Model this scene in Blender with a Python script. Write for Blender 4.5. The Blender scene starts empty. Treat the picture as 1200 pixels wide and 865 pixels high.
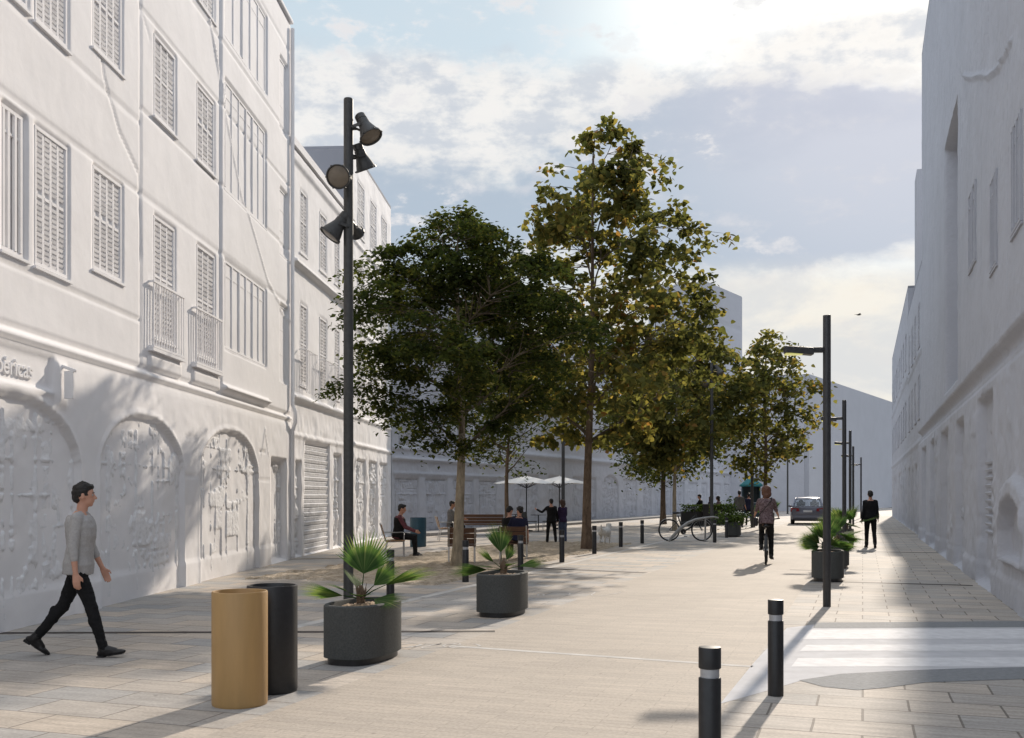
import bpy, bmesh, math, random
import numpy as np
from mathutils import Vector, Matrix, Euler
R = math.radians
sc = bpy.context.scene
COL = sc.collection
random.seed(7); rng = np.random.default_rng(11)

# ------------------------------------------------------------------ frame of the street
TH = R(18.9)
UX, UY = math.cos(TH), -math.sin(TH)          # across the street, to the right
VX, VY = math.sin(TH), math.cos(TH)           # along the street, away
def S(u, v, z=0.0): return Vector((u*UX+v*VX, u*UY+v*VY, z))
def G(px, py):                                # where the photo's ground pixel lies in the street
    Y = 1920.0/(py-580.0); return Vector(((px-600)/1200*Y, Y, 0))
def D(px, Y, z=0.0): return Vector(((px-600)/1200*Y, Y, z))
def uv_of(p): return (p.x*UX+p.y*UY, p.x*VX+p.y*VY)

# ------------------------------------------------------------------ materials
def mat(name, col, rough=0.8, metal=0.0, var=0.0, vscale=3.0, bump=0.0, bscale=30.0, bdist=0.01,
        spec=0.5, col2=None, detail=6.0, coords='Object', stretch=None, trans=0.0, emit=None, alpha=None):
    m = bpy.data.materials.new(name); m.use_nodes = True
    nt = m.node_tree; N = nt.nodes; L = nt.links
    b = N['Principled BSDF']
    b.inputs['Base Color'].default_value = (*col, 1)
    b.inputs['Roughness'].default_value = rough
    b.inputs['Metallic'].default_value = metal
    b.inputs['Specular IOR Level'].default_value = spec
    if trans: b.inputs['Transmission Weight'].default_value = trans
    if emit:
        b.inputs['Emission Color'].default_value = (*emit[:3], 1); b.inputs['Emission Strength'].default_value = emit[3]
    tc = N.new('ShaderNodeTexCoord'); src = tc.outputs[coords]
    if stretch:
        mp = N.new('ShaderNodeMapping'); mp.inputs['Scale'].default_value = stretch
        L.new(src, mp.inputs['Vector']); src = mp.outputs['Vector']
    if var or col2:
        n = N.new('ShaderNodeTexNoise'); n.inputs['Scale'].default_value = vscale; n.inputs['Detail'].default_value = detail
        n.inputs['Roughness'].default_value = 0.6
        L.new(src, n.inputs['Vector'])
        r = N.new('ShaderNodeValToRGB'); r.color_ramp.elements[0].position = 0.3; r.color_ramp.elements[1].position = 0.7
        c2 = col2 if col2 else tuple(min(1, c*(1+var)) for c in col)
        c1 = col if col2 else tuple(c*(1-var) for c in col)
        r.color_ramp.elements[0].color = (*c1, 1); r.color_ramp.elements[1].color = (*c2, 1)
        L.new(n.outputs['Fac'], r.inputs['Fac']); L.new(r.outputs['Color'], b.inputs['Base Color'])
    if bump:
        n = N.new('ShaderNodeTexNoise'); n.inputs['Scale'].default_value = bscale; n.inputs['Detail'].default_value = 8
        L.new(src, n.inputs['Vector'])
        bp = N.new('ShaderNodeBump'); bp.inputs['Strength'].default_value = bump; bp.inputs['Distance'].default_value = bdist
        L.new(n.outputs['Fac'], bp.inputs['Height']); L.new(bp.outputs['Normal'], b.inputs['Normal'])
    return m

def paving(name, bw, bh, c1, c2, mortar, msize, bumpd=0.004, patch=0.25, off=0.5, rough=0.8, seedv=0.0, stain=0.25):
    m = bpy.data.materials.new(name); m.use_nodes = True
    nt = m.node_tree; N = nt.nodes; L = nt.links; b = N['Principled BSDF']
    b.inputs['Roughness'].default_value = rough
    b.inputs['Specular IOR Level'].default_value = 0.35
    tc = N.new('ShaderNodeTexCoord')
    # small wobble so that no joint is ruler straight
    nz = N.new('ShaderNodeTexNoise'); nz.inputs['Scale'].default_value = 1.3; nz.inputs['Detail'].default_value = 3
    L.new(tc.outputs['Object'], nz.inputs['Vector'])
    sub = N.new('ShaderNodeVectorMath'); sub.operation = 'SUBTRACT'; L.new(nz.outputs['Color'], sub.inputs[0]); sub.inputs[1].default_value = (.5, .5, .5)
    scl = N.new('ShaderNodeVectorMath'); scl.operation = 'SCALE'; L.new(sub.outputs[0], scl.inputs[0]); scl.inputs['Scale'].default_value = 0.02
    add = N.new('ShaderNodeVectorMath'); add.operation = 'ADD'; L.new(tc.outputs['Object'], add.inputs[0]); L.new(scl.outputs[0], add.inputs[1])
    br = N.new('ShaderNodeTexBrick'); br.offset = off; br.squash = 1.0
    br.inputs['Scale'].default_value = 1.0; br.inputs['Brick Width'].default_value = bw; br.inputs['Row Height'].default_value = bh
    br.inputs['Mortar Size'].default_value = msize; br.inputs['Mortar Smooth'].default_value = 0.15; br.inputs['Bias'].default_value = 0.0
    br.inputs['Color1'].default_value = (*c1, 1); br.inputs['Color2'].default_value = (*c2, 1); br.inputs['Mortar'].default_value = (*mortar, 1)
    L.new(add.outputs[0], br.inputs['Vector'])
    n1 = N.new('ShaderNodeTexNoise'); n1.inputs['Scale'].default_value = 0.45; n1.inputs['Detail'].default_value = 9; n1.inputs['Roughness'].default_value = 0.65
    L.new(tc.outputs['Object'], n1.inputs['Vector'])
    r1 = N.new('ShaderNodeMapRange'); r1.inputs['From Min'].default_value = .3; r1.inputs['From Max'].default_value = .72
    r1.inputs['To Min'].default_value = 1-patch; r1.inputs['To Max'].default_value = 1+patch*.5
    L.new(n1.outputs['Fac'], r1.inputs['Value'])
    n2 = N.new('ShaderNodeTexNoise'); n2.inputs['Scale'].default_value = 38; n2.inputs['Detail'].default_value = 6
    L.new(tc.outputs['Object'], n2.inputs['Vector'])
    r2 = N.new('ShaderNodeMapRange'); r2.inputs['From Min'].default_value = .3; r2.inputs['From Max'].default_value = .7
    r2.inputs['To Min'].default_value = .86; r2.inputs['To Max'].default_value = 1.12
    L.new(n2.outputs['Fac'], r2.inputs['Value'])
    # streaks along each slab
    mp = N.new('ShaderNodeMapping'); mp.inputs['Scale'].default_value = (1.2, 9, 1); L.new(tc.outputs['Object'], mp.inputs['Vector'])
    n3 = N.new('ShaderNodeTexNoise'); n3.inputs['Scale'].default_value = 1.5; n3.inputs['Detail'].default_value = 5
    L.new(mp.outputs[0], n3.inputs['Vector'])
    r3 = N.new('ShaderNodeMapRange'); r3.inputs['From Min'].default_value = .3; r3.inputs['From Max'].default_value = .7
    r3.inputs['To Min'].default_value = 1-stain*.5; r3.inputs['To Max'].default_value = 1+stain*.3
    L.new(n3.outputs['Fac'], r3.inputs['Value'])
    # sparse dark spots (chewing gum, leaves)
    vo = N.new('ShaderNodeTexVoronoi'); vo.inputs['Scale'].default_value = 2.3; vo.inputs['Randomness'].default_value = 1
    L.new(tc.outputs['Object'], vo.inputs['Vector'])
    r4 = N.new('ShaderNodeMapRange'); r4.inputs['From Min'].default_value = .025; r4.inputs['From Max'].default_value = .05
    r4.inputs['To Min'].default_value = .62; r4.inputs['To Max'].default_value = 1
    L.new(vo.outputs['Distance'], r4.inputs['Value'])
    m1 = N.new('ShaderNodeMath'); m1.operation = 'MULTIPLY'; L.new(r1.outputs[0], m1.inputs[0]); L.new(r2.outputs[0], m1.inputs[1])
    m2 = N.new('ShaderNodeMath'); m2.operation = 'MULTIPLY'; L.new(m1.outputs[0], m2.inputs[0]); L.new(r3.outputs[0], m2.inputs[1])
    m3 = N.new('ShaderNodeMath'); m3.operation = 'MULTIPLY'; L.new(m2.outputs[0], m3.inputs[0]); L.new(r4.outputs[0], m3.inputs[1])
    vs = N.new('ShaderNodeVectorMath'); vs.operation = 'SCALE'; L.new(br.outputs['Color'], vs.inputs[0]); L.new(m3.outputs[0], vs.inputs['Scale'])
    L.new(vs.outputs[0], b.inputs['Base Color'])
    # height: joints sunk, surface slightly rough
    inv = N.new('ShaderNodeMath'); inv.operation = 'MULTIPLY_ADD'; L.new(br.outputs['Fac'], inv.inputs[0]); inv.inputs[1].default_value = -1; inv.inputs[2].default_value = 1
    ad = N.new('ShaderNodeMath'); ad.operation = 'MULTIPLY_ADD'; L.new(n2.outputs['Fac'], ad.inputs[0]); ad.inputs[1].default_value = .45; L.new(inv.outputs[0], ad.inputs[2])
    bp = N.new('ShaderNodeBump'); bp.inputs['Strength'].default_value = 0.7; bp.inputs['Distance'].default_value = bumpd
    L.new(ad.outputs[0], bp.inputs['Height']); L.new(bp.outputs['Normal'], b.inputs['Normal'])
    return m

M = {}
M['plaster'] = mat('white_render', (.80, .785, .785), .9, var=.05, vscale=.9, bump=.3, bscale=7, bdist=.012, spec=.2)
M['plaster_low'] = mat('white_render_rough', (.78, .775, .78), .9, var=.09, vscale=2.5, bump=.8, bscale=9, bdist=.03, spec=.2)
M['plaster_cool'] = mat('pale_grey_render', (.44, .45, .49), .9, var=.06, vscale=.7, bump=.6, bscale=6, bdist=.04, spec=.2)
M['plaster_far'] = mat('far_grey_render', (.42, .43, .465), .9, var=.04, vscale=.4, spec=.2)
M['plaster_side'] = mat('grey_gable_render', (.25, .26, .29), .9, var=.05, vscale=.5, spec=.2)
M['dark_metal'] = mat('dark_grey_metal', (.045, .045, .047), .45, metal=.3, var=.15, vscale=14, bump=.1, bscale=90, bdist=.001)
M['lamp_grey'] = mat('lamp_grey_metal', (.058, .058, .056), .5, metal=.3, var=.2, vscale=18, bump=.15, bscale=60, bdist=.002)
M['black_metal'] = mat('black_metal', (.011, .011, .012), .42, var=.3, vscale=25, bump=.12, bscale=120, bdist=.001)
M['steel'] = mat('brushed_steel', (.5, .5, .5), .35, metal=.8, var=.1, vscale=30)
M['pale_steel'] = mat('pale_galvanised', (.30, .295, .285), .5, metal=.35, var=.15, vscale=9)
M['band'] = mat('reflective_band', (.38, .39, .41), .4, metal=.4, var=.12, vscale=30)
M['wood'] = mat('brown_wood', (.10, .048, .026), .6, var=.35, vscale=4, stretch=(1, 12, 12), bump=.3, bscale=30, bdist=.003)
M['wood_pale'] = mat('pale_wood', (.30, .18, .10), .6, var=.25, vscale=4, stretch=(1, 12, 12), bump=.3, bscale=30, bdist=.003)
M['tan_bin'] = mat('tan_metal', (.36, .22, .085), .5, var=.07, vscale=3, spec=.5, stretch=(6, 6, .8), bump=.05, bscale=40, bdist=.001)
M['teal_bin'] = mat('teal_metal', (.012, .055, .085), .5, var=.15, vscale=5)
M['planter'] = mat('dark_concrete', (.070, .073, .071), .85, var=.22, vscale=60, bump=.35, bscale=110, bdist=.003, spec=.25)
M['soil'] = mat('soil', (.34, .25, .17), .95, var=.35, vscale=25, bump=.9, bscale=40, bdist=.02)
M['bark'] = mat('pale_bark', (.30, .25, .18), .95, var=.45, vscale=5, stretch=(2, 2, .6), bump=1., bscale=14, bdist=.03, spec=.15)
M['bark_brown'] = mat('brown_bark', (.15, .11, .08), .95, var=.45, vscale=6, stretch=(2, 2, .7), bump=1., bscale=14, bdist=.03, spec=.15)
M['limb'] = mat('dull_bark', (.13, .105, .075), .95, var=.4, vscale=6, bump=.6, bscale=20, bdist=.01, spec=.1)
M['palm_stem'] = mat('palm_fibre', (.12, .08, .05), .95, var=.4, vscale=30, bump=.8, bscale=50, bdist=.01)
M['skin'] = mat('skin', (.50, .27, .19), .55, var=.07, vscale=20, spec=.35)
M['skin_tan'] = mat('tan_skin', (.36, .19, .12), .55, var=.07, vscale=20, spec=.35)
M['hair_black'] = mat('black_hair', (.008, .006, .005), .6, var=.4, vscale=60, bump=.8, bscale=140, bdist=.006)
M['hair_red'] = mat('auburn_hair', (.12, .05, .028), .6, var=.35, vscale=40, bump=.7, bscale=120, bdist=.006)
M['hair_brown'] = mat('brown_hair', (.06, .03, .018), .6, var=.35, vscale=40, bump=.7, bscale=120, bdist=.006)
M['sweater'] = mat('grey_knit', (.37, .36, .355), .9, var=.1, vscale=50, bump=.5, bscale=220, bdist=.002, spec=.15)
M['cloth_black'] = mat('black_cloth', (.010, .010, .011), .8, var=.2, vscale=20, bump=.5, bscale=25, bdist=.008, spec=.2)
M['leather'] = mat('black_leather', (.009, .008, .008), .4, var=.2, vscale=20, spec=.4)
M['cloth_maroon'] = mat('maroon_cloth', (.13, .045, .055), .85, var=.15, vscale=25, spec=.2)
M['cloth_navy'] = mat('navy_cloth', (.018, .02, .045), .85, var=.2, vscale=25, spec=.2)
M['cloth_purple'] = mat('purple_cloth', (.035, .022, .06), .85, var=.2, vscale=25, spec=.2)
M['cloth_jeans'] = mat('blue_denim', (.07, .09, .15), .85, var=.2, vscale=25, spec=.2)
M['cloth_grey'] = mat('grey_cloth', (.13, .13, .13), .85, var=.2, vscale=25, spec=.2)
M['cloth_plaid'] = mat('rose_check_cloth', (.07, .04, .045), .85, col2=(.22, .165, .17), vscale=26, spec=.2, detail=2)
M['canvas'] = mat('cream_canvas', (.74, .72, .68), .85, var=.04, vscale=6, spec=.2)
M['teal_roof'] = mat('teal_canvas', (.01, .13, .14), .7, var=.15, vscale=5)
M['dark_teal'] = mat('dark_teal_panel', (.008, .028, .036), .5, var=.2, vscale=6)
M['car'] = mat('silver_grey_paint', (.15, .155, .19), .3, metal=.55, spec=.6)
M['rubber'] = mat('tyre_rubber', (.012, .012, .012), .8, var=.2, vscale=30)
M['tail'] = mat('red_lens', (.22, .010, .014), .35)
M['glass_dark'] = mat('tinted_glass', (.72, .76, .8), .03, trans=1.0, spec=.4)
M['white_fur'] = mat('white_fur', (.66, .64, .60), .9, var=.12, vscale=25, bump=.8, bscale=60, bdist=.01)
M['lens_grey'] = mat('frosted_lens', (.17, .14, .105), .3, var=.15, vscale=12)
M['lens_yellow'] = mat('yellow_lamp_lens', (.60, .58, .20), .3, emit=(.9, .85, .3, .35))
M['paint_white'] = mat('white_road_paint', (.62, .62, .63), .8, var=.12, vscale=7, bump=.3, bscale=60, bdist=.003, spec=.25)
M['paint_grey'] = mat('pale_grey_coating', (.50, .50, .515), .85, var=.10, vscale=4, bump=.3, bscale=60, bdist=.003, spec=.25)
M['line_pale'] = mat('pale_kerb_stone', (.50, .48, .45), .85, var=.2, vscale=5, bump=.3, bscale=60, bdist=.003)
M['tactile'] = mat('grey_tactile', (.20, .21, .22), .85, var=.15, vscale=20, bump=.9, bscale=40, bdist=.01)
M['slot'] = mat('drain_slot', (.035, .025, .02), .8, var=.4, vscale=8)
M['sand'] = mat('crushed_stone_bed', (.30, .24, .17), .95, col2=(.60, .51, .40), vscale=7, bump=1., bscale=22, bdist=.05, spec=.2)
M['slabs'] = paving('slab_paving', .74, .46, (.54, .46, .375), (.375, .37, .36), (.23, .205, .18), .008, patch=.28, stain=.35)
M['slabs_right'] = paving('slab_paving_right', .66, .45, (.50, .44, .375), (.38, .36, .335), (.20, .175, .15), .009, patch=.25, stain=.4)
M['roadpav'] = paving('fine_strip_paving', .5, .10, (.455, .395, .33), (.40, .35, .295), (.34, .30, .25), .0035, bumpd=.0025, patch=.13, stain=.11)
M['asphalt'] = mat('asphalt', (.16, .155, .15), .9, var=.2, vscale=2, bump=.4, bscale=80, bdist=.005)
M['eye'] = mat('eye_white', (.35, .32, .30), .4)
M['foot'] = mat('footway_concrete', (.27, .26, .25), .85, var=.15, vscale=2, bump=.3, bscale=50, bdist=.004)
M['flower'] = mat('white_petals', (.75, .75, .62), .7)

def leafmat(name, cols, transl, tcol, rough=.85, spec=.05):
    m = bpy.data.materials.new(name); m.use_nodes = True
    nt = m.node_tree; N = nt.nodes; L = nt.links; b = N['Principled BSDF']; out = N['Material Output']
    at = N.new('ShaderNodeAttribute'); at.attribute_name = 'tint'
    r = N.new('ShaderNodeValToRGB'); cr = r.color_ramp
    while len(cr.elements) < len(cols): cr.elements.new(.5)
    for e, (p, c) in zip(cr.elements, cols): e.position = p; e.color = (*c, 1)
    L.new(at.outputs['Fac'], r.inputs['Fac']); L.new(r.outputs['Color'], b.inputs['Base Color'])
    b.inputs['Roughness'].default_value = rough; b.inputs['Specular IOR Level'].default_value = spec
    t = N.new('ShaderNodeBsdfTranslucent')
    mx = N.new('ShaderNodeMix'); mx.data_type = 'RGBA'; mx.blend_type = 'MULTIPLY'; mx.inputs['Factor'].default_value = 1
    L.new(r.outputs['Color'], mx.inputs['A']); mx.inputs['B'].default_value = (*tcol, 1)
    L.new(mx.outputs['Result'], t.inputs['Color'])
    ms = N.new('ShaderNodeMixShader'); ms.inputs[0].default_value = transl
    L.new(b.outputs[0], ms.inputs[1]); L.new(t.outputs[0], ms.inputs[2]); L.new(ms.outputs[0], out.inputs['Surface'])
    return m
M['leaf_dark'] = leafmat('dark_green_leaf', [(0, (.026, .038, .016)), (.6, (.050, .062, .022)), (.88, (.11, .11, .033)), (1, (.16, .135, .04))], .42, (2.3, 2.3, 1.1))
M['leaf_maple'] = leafmat('maple_leaf', [(0, (.045, .055, .024)), (.5, (.090, .098, .036)), (.8, (.165, .150, .052)), (.95, (.22, .165, .055)), (1, (.17, .10, .04))], .52, (2.5, 2.25, 1.3))
M['leaf_green'] = leafmat('bush_leaf', [(0, (.035, .06, .02)), (1, (.12, .16, .05))], .4, (1.6, 1.7, .9))
M['leaf_palm'] = leafmat('fan_palm_leaf', [(0, (.030, .070, .020)), (.55, (.075, .13, .040)), (1, (.30, .31, .13))], .4, (1.6, 1.7, 1.0), .75, .12)

# ------------------------------------------------------------------ object helpers
def link(o): COL.objects.link(o); return o
def tag(o, label=None, cat=None, group=None, kind=None):
    if label: o['label'] = label
    if cat: o['category'] = cat
    if group: o['group'] = group
    if kind: o['kind'] = kind
    return o
def thing(name, label, cat, loc=(0, 0, 0), rz=0.0, group=None):
    o = bpy.data.objects.new(name, None); link(o); o.location = loc; o.rotation_euler = (0, 0, rz); o.empty_display_size = .2
    return tag(o, label, cat, group)
def kids(o): return [c for c in COL.objects if c.parent == o]
def copy_tree(o, loc=None, rz=None, label=None, parent=None):
    c = o.copy(); COL.objects.link(c)
    if parent: c.parent = parent
    if loc is not None: c.location = loc
    if rz is not None: c.rotation_euler = (0, 0, rz)
    if label: c['label'] = label
    for ch in kids(o): copy_tree(ch, parent=c)
    return c

def frame_of(d):
    d = d.normalized(); a = Vector((0, 0, 1)) if abs(d.z) < .9 else Vector((1, 0, 0))
    x = d.cross(a).normalized(); y = d.cross(x).normalized(); return x, y

class MB:
    def __init__(s): s.v = []; s.f = []; s.tint = []
    def add(s, vs, fs):
        n = len(s.v); s.v += [tuple(p) for p in vs]; s.f += [tuple(i+n for i in f) for f in fs]; return s
    def box(s, c, d, rz=0.0, rot=None):
        x, y, z = d[0]/2, d[1]/2, d[2]/2
        m = (rot.to_matrix() if rot else Matrix.Rotation(rz, 3, 'Z'))
        pts = [Vector(c)+m@Vector((i*x, j*y, k*z)) for k in (-1, 1) for i, j in ((-1, -1), (1, -1), (1, 1), (-1, 1))]
        return s.add(pts, [(3, 2, 1, 0), (4, 5, 6, 7), (0, 1, 5, 4), (1, 2, 6, 5), (2, 3, 7, 6), (3, 0, 4, 7)])
    def bar(s, p, q, w, h=None):
        p, q = Vector(p), Vector(q); x, y = frame_of(q-p); h = h or w
        pts = [b+x*(i*w/2)+y*(j*h/2) for b in (p, q) for i, j in ((-1, -1), (1, -1), (1, 1), (-1, 1))]
        return s.add(pts, [(3, 2, 1, 0), (4, 5, 6, 7), (0, 1, 5, 4), (1, 2, 6, 5), (2, 3, 7, 6), (3, 0, 4, 7)])
    def cone(s, p, q, r0, r1=None, n=16, caps=True):
        p, q = Vector(p), Vector(q); r1 = r0 if r1 is None else r1
        x, y = frame_of(q-p); vs = []
        for b, r in ((p, r0), (q, r1)):
            vs += [b+(x*math.cos(2*math.pi*i/n)+y*math.sin(2*math.pi*i/n))*r for i in range(n)]
        fs = [(i, (i+1) % n, n+(i+1) % n, n+i) for i in range(n)]
        if caps: fs += [tuple(range(n))[::-1], tuple(range(n, 2*n))]
        return s.add(vs, fs)
    def tube(s, pts, rad, n=10, closed=False, caps=True):
        pts = [Vector(p) for p in pts]; k = len(pts)
        if not hasattr(rad, '__len__'): rad = [rad]*k
        vs = []; px = None
        for i, p in enumerate(pts):
            a = pts[(i-1) % k] if (closed or i > 0) else p; b = pts[(i+1) % k] if (closed or i < k-1) else p
            d = (b-a).normalized()
            if px is None: px, _ = frame_of(d)
            px = (px-d*px.dot(d)).normalized(); y = d.cross(px)
            vs += [p+(px*math.cos(2*math.pi*j/n)+y*math.sin(2*math.pi*j/n))*rad[i] for j in range(n)]
        fs = []
        for i in range(k if closed else k-1):
            i2 = (i+1) % k
            fs += [(i*n+j, i*n+(j+1) % n, i2*n+(j+1) % n, i2*n+j) for j in range(n)]
        if not closed and caps: fs += [tuple(range(n))[::-1], tuple(range((k-1)*n, k*n))]
        return s.add(vs, fs)
    def lathe(s, prof, n=24, c=(0, 0, 0), axis=None):
        # prof: (r, z) list; axis: optional rotation matrix
        vs = []; m = axis or Matrix.Identity(3); c = Vector(c)
        for r, z in prof:
            vs += [c+m@Vector((r*math.cos(2*math.pi*i/n), r*math.sin(2*math.pi*i/n), z)) for i in range(n)]
        fs = []
        for k in range(len(prof)-1):
            fs += [(k*n+i, k*n+(i+1) % n, (k+1)*n+(i+1) % n, (k+1)*n+i) for i in range(n)]
        return s.add(vs, fs)
    def ball(s, c, r, n=16, m=10, rot=None):
        if not hasattr(r, '__len__'): r = (r, r, r)
        c = Vector(c); mm = rot.to_matrix() if rot else Matrix.Identity(3); vs = [c+mm@Vector((0, 0, -r[2]))]
        for k in range(1, m):
            a = -math.pi/2+math.pi*k/m
            vs += [c+mm@Vector((r[0]*math.cos(a)*math.cos(2*math.pi*i/n), r[1]*math.cos(a)*math.sin(2*math.pi*i/n), r[2]*math.sin(a))) for i in range(n)]
        vs.append(c+mm@Vector((0, 0, r[2]))); t = len(vs)-1; fs = []
        for i in range(n):
            fs.append((0, 1+(i+1) % n, 1+i)); fs.append((t, 1+(m-2)*n+i, 1+(m-2)*n+(i+1) % n))
            for k in range(m-2): fs.append((1+k*n+i, 1+k*n+(i+1) % n, 1+(k+1)*n+(i+1) % n, 1+(k+1)*n+i))
        return s.add(vs, fs)
    def prism(s, poly, z0, z1):
        n = len(poly)
        vs = [(x, y, z0) for x, y in poly]+[(x, y, z1) for x, y in poly]
        fs = [tuple(range(n))[::-1], tuple(range(n, 2*n))]+[(i, (i+1) % n, n+(i+1) % n, n+i) for i in range(n)]
        return s.add(vs, fs)
    def capsule(s, p, q, r0, r1, n=14):
        p, q = Vector(p), Vector(q)
        s.cone(p, q, r0, r1, n); s.ball(p, r0, n, 8); s.ball(q, r1, n, 8); return s
    def mesh(s, name):
        me = bpy.data.meshes.new(name); me.from_pydata(s.v, [], s.f); me.update(); return me
    def build(s, name, m, parent=None, smooth=False, bevel=0.0, loc=None, fix=True):
        me = s.mesh(name)
        if fix:
            bm = bmesh.new(); bm.from_mesh(me); bmesh.ops.recalc_face_normals(bm, faces=bm.faces)
            if bevel:
                es = [e for e in bm.edges if len(e.link_faces) == 2 and e.calc_face_angle(0) > .6]
                bmesh.ops.bevel(bm, geom=es, offset=bevel, segments=2, affect='EDGES', profile=.6, clamp_overlap=True)
            bm.to_mesh(me); bm.free()
        me.materials.append(m)
        if smooth: smooth_mesh(me)
        o = link(bpy.data.objects.new(name, me)); o.parent = parent
        if loc is not None: o.location = loc
        return o
def smooth_mesh(me, ang=40):
    me.polygons.foreach_set('use_smooth', [True]*len(me.polygons))
    try: me.set_sharp_from_angle(angle=R(ang))
    except Exception: pass

def np_mesh(name, verts, faces, m, parent=None, tint=None, smooth=False):
    """verts (n,3), faces (k,c) numpy, all faces with c corners"""
    me = bpy.data.meshes.new(name); n = len(verts); k, c = faces.shape
    me.vertices.add(n); me.vertices.foreach_set('co', np.asarray(verts, dtype=np.float32).ravel())
    me.loops.add(k*c); me.loops.foreach_set('vertex_index', faces.astype(np.int32).ravel())
    me.polygons.add(k); me.polygons.foreach_set('loop_start', np.arange(0, k*c, c, dtype=np.int32))
    try: me.polygons.foreach_set('loop_total', np.full(k, c, dtype=np.int32))
    except Exception: pass
    if smooth: me.polygons.foreach_set('use_smooth', np.ones(k, dtype=bool))
    me.update(calc_edges=True)
    if tint is not None:
        a = me.attributes.new('tint', 'FLOAT', 'POINT'); a.data.foreach_set('value', np.asarray(tint, dtype=np.float32))
    me.materials.append(m)
    o = link(bpy.data.objects.new(name, me)); o.parent = parent; return o

def vnoise(x, y, scale, seed):
    r = np.random.default_rng(seed); T = r.random((256, 256))
    X = x/scale; Y = y/scale; xi = np.floor(X).astype(int); yi = np.floor(Y).astype(int)
    fx = X-xi; fy = Y-yi; fx = fx*fx*(3-2*fx); fy = fy*fy*(3-2*fy)
    g = lambda a, b: T[a % 256, b % 256]
    return (g(xi, yi)*(1-fx)*(1-fy)+g(xi+1, yi)*fx*(1-fy)+g(xi, yi+1)*(1-fx)*fy+g(xi+1, yi+1)*fx*fy)-.5

def remeshed(mb, name, m, parent, voxel, smooth=4, disp=None):
    """one continuous surface out of overlapping closed pieces"""
    me = mb.mesh(name); tmp = link(bpy.data.objects.new('tmp', me))
    md = tmp.modifiers.new('r', 'REMESH'); md.mode = 'VOXEL'; md.voxel_size = voxel; md.use_smooth_shade = True
    ms = tmp.modifiers.new('s', 'SMOOTH'); ms.iterations = smooth; ms.factor = .5
    dg = bpy.context.evaluated_depsgraph_get()
    out = bpy.data.meshes.new_from_object(tmp.evaluated_get(dg), depsgraph=dg)
    bpy.data.objects.remove(tmp); bpy.data.meshes.remove(me)
    out.name = name
    if disp:
        n = len(out.vertices); co = np.empty(n*3, np.float32); out.vertices.foreach_get('co', co); co = co.reshape(-1, 3)
        no = np.empty(n*3, np.float32); out.vertices.foreach_get('normal', no); no = no.reshape(-1, 3)
        amp, sc_ = disp
        d = vnoise(co[:, 0]*.8+co[:, 1]*.6+30, co[:, 2]*1.6+30, sc_, 5)+.6*vnoise(co[:, 0]-co[:, 1]+30, co[:, 2]*2.4+30, sc_*.5, 8)
        co = co+no*(d[:, None]*amp); out.vertices.foreach_set('co', co.ravel()); out.update()
    out.materials.clear(); out.materials.append(m)
    out.polygons.foreach_set('use_smooth', [True]*len(out.polygons))
    o = link(bpy.data.objects.new(name, out)); o.parent = parent; return o

# ------------------------------------------------------------------ camera, light, sky
cam = bpy.data.cameras.new('camera'); co = link(bpy.data.objects.new('camera', cam)); sc.camera = co
cam.sensor_width = 36; cam.lens = 36; cam.shift_y = (580-432.5)/1200; cam.clip_end = 3000; cam.clip_start = .1
co.location = (0, 0, 1.6); co.rotation_euler = (R(90), 0, 0)

SUN_AZ, SUN_EL = R(22.1), R(25.0)
sd = Vector((math.sin(SUN_AZ)*math.cos(SUN_EL), math.cos(SUN_AZ)*math.cos(SUN_EL), math.sin(SUN_EL)))
sl = bpy.data.lights.new('sun', 'SUN'); so = link(bpy.data.objects.new('sun', sl))
sl.energy = 3.6; sl.angle = R(.9); sl.color = (1, .885, .75)
so.location = sd*80; so.rotation_euler = (-sd).to_track_quat('-Z', 'Y').to_euler()

w = bpy.data.worlds.new('World'); sc.world = w; w.use_nodes = True
nt = w.node_tree; N = nt.nodes; L = nt.links; bg = N['Background']
sky = N.new('ShaderNodeTexSky'); sky.sky_type = 'NISHITA'; sky.sun_disc = False
sky.sun_elevation = SUN_EL; sky.sun_rotation = SUN_AZ; sky.air_density = 1.0; sky.dust_density = 1.2; sky.ozone_density = 1.5
tc = N.new('ShaderNodeTexCoord'); sp = N.new('ShaderNodeSeparateXYZ'); L.new(tc.outputs['Generated'], sp.inputs[0])
def math_(op, a, b=None, c=None, clamp=False):
    n = N.new('ShaderNodeMath'); n.operation = op; n.use_clamp = clamp
    for i, q in enumerate((a, b, c)):
        if q is None: continue
        if isinstance(q, (int, float)): n.inputs[i].default_value = q
        else: L.new(q, n.inputs[i])
    return n.outputs[0]
az = math_('ARCTAN2', sp.outputs[0], sp.outputs[1])       # compass direction, 0 = down the street's left
el = math_('ARCSINE', sp.outputs[2])
cmb = N.new('ShaderNodeCombineXYZ'); L.new(az, cmb.inputs[0]); L.new(math_('MULTIPLY', el, 1.9), cmb.inputs[1])
def noise(scale, detail=8, rough=.6, seedz=0.0, dist=0.0):
    mp = N.new('ShaderNodeMapping'); mp.inputs['Location'].default_value = (seedz, seedz*.7, seedz); L.new(cmb.outputs[0], mp.inputs['Vector'])
    n = N.new('ShaderNodeTexNoise'); n.inputs['Scale'].default_value = scale; n.inputs['Detail'].default_value = detail
    n.inputs['Roughness'].default_value = rough; n.inputs['Distortion'].default_value = dist
    L.new(mp.outputs[0], n.inputs['Vector']); return n.outputs['Fac']
def ramp(x, a, b, lo=0.0, hi=1.0):
    n = N.new('ShaderNodeMapRange'); n.interpolation_type = 'SMOOTHSTEP'
    n.inputs['From Min'].default_value = a; n.inputs['From Max'].default_value = b
    n.inputs['To Min'].default_value = lo; n.inputs['To Max'].default_value = hi; L.new(x, n.inputs['Value']); return n.outputs[0]
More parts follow.
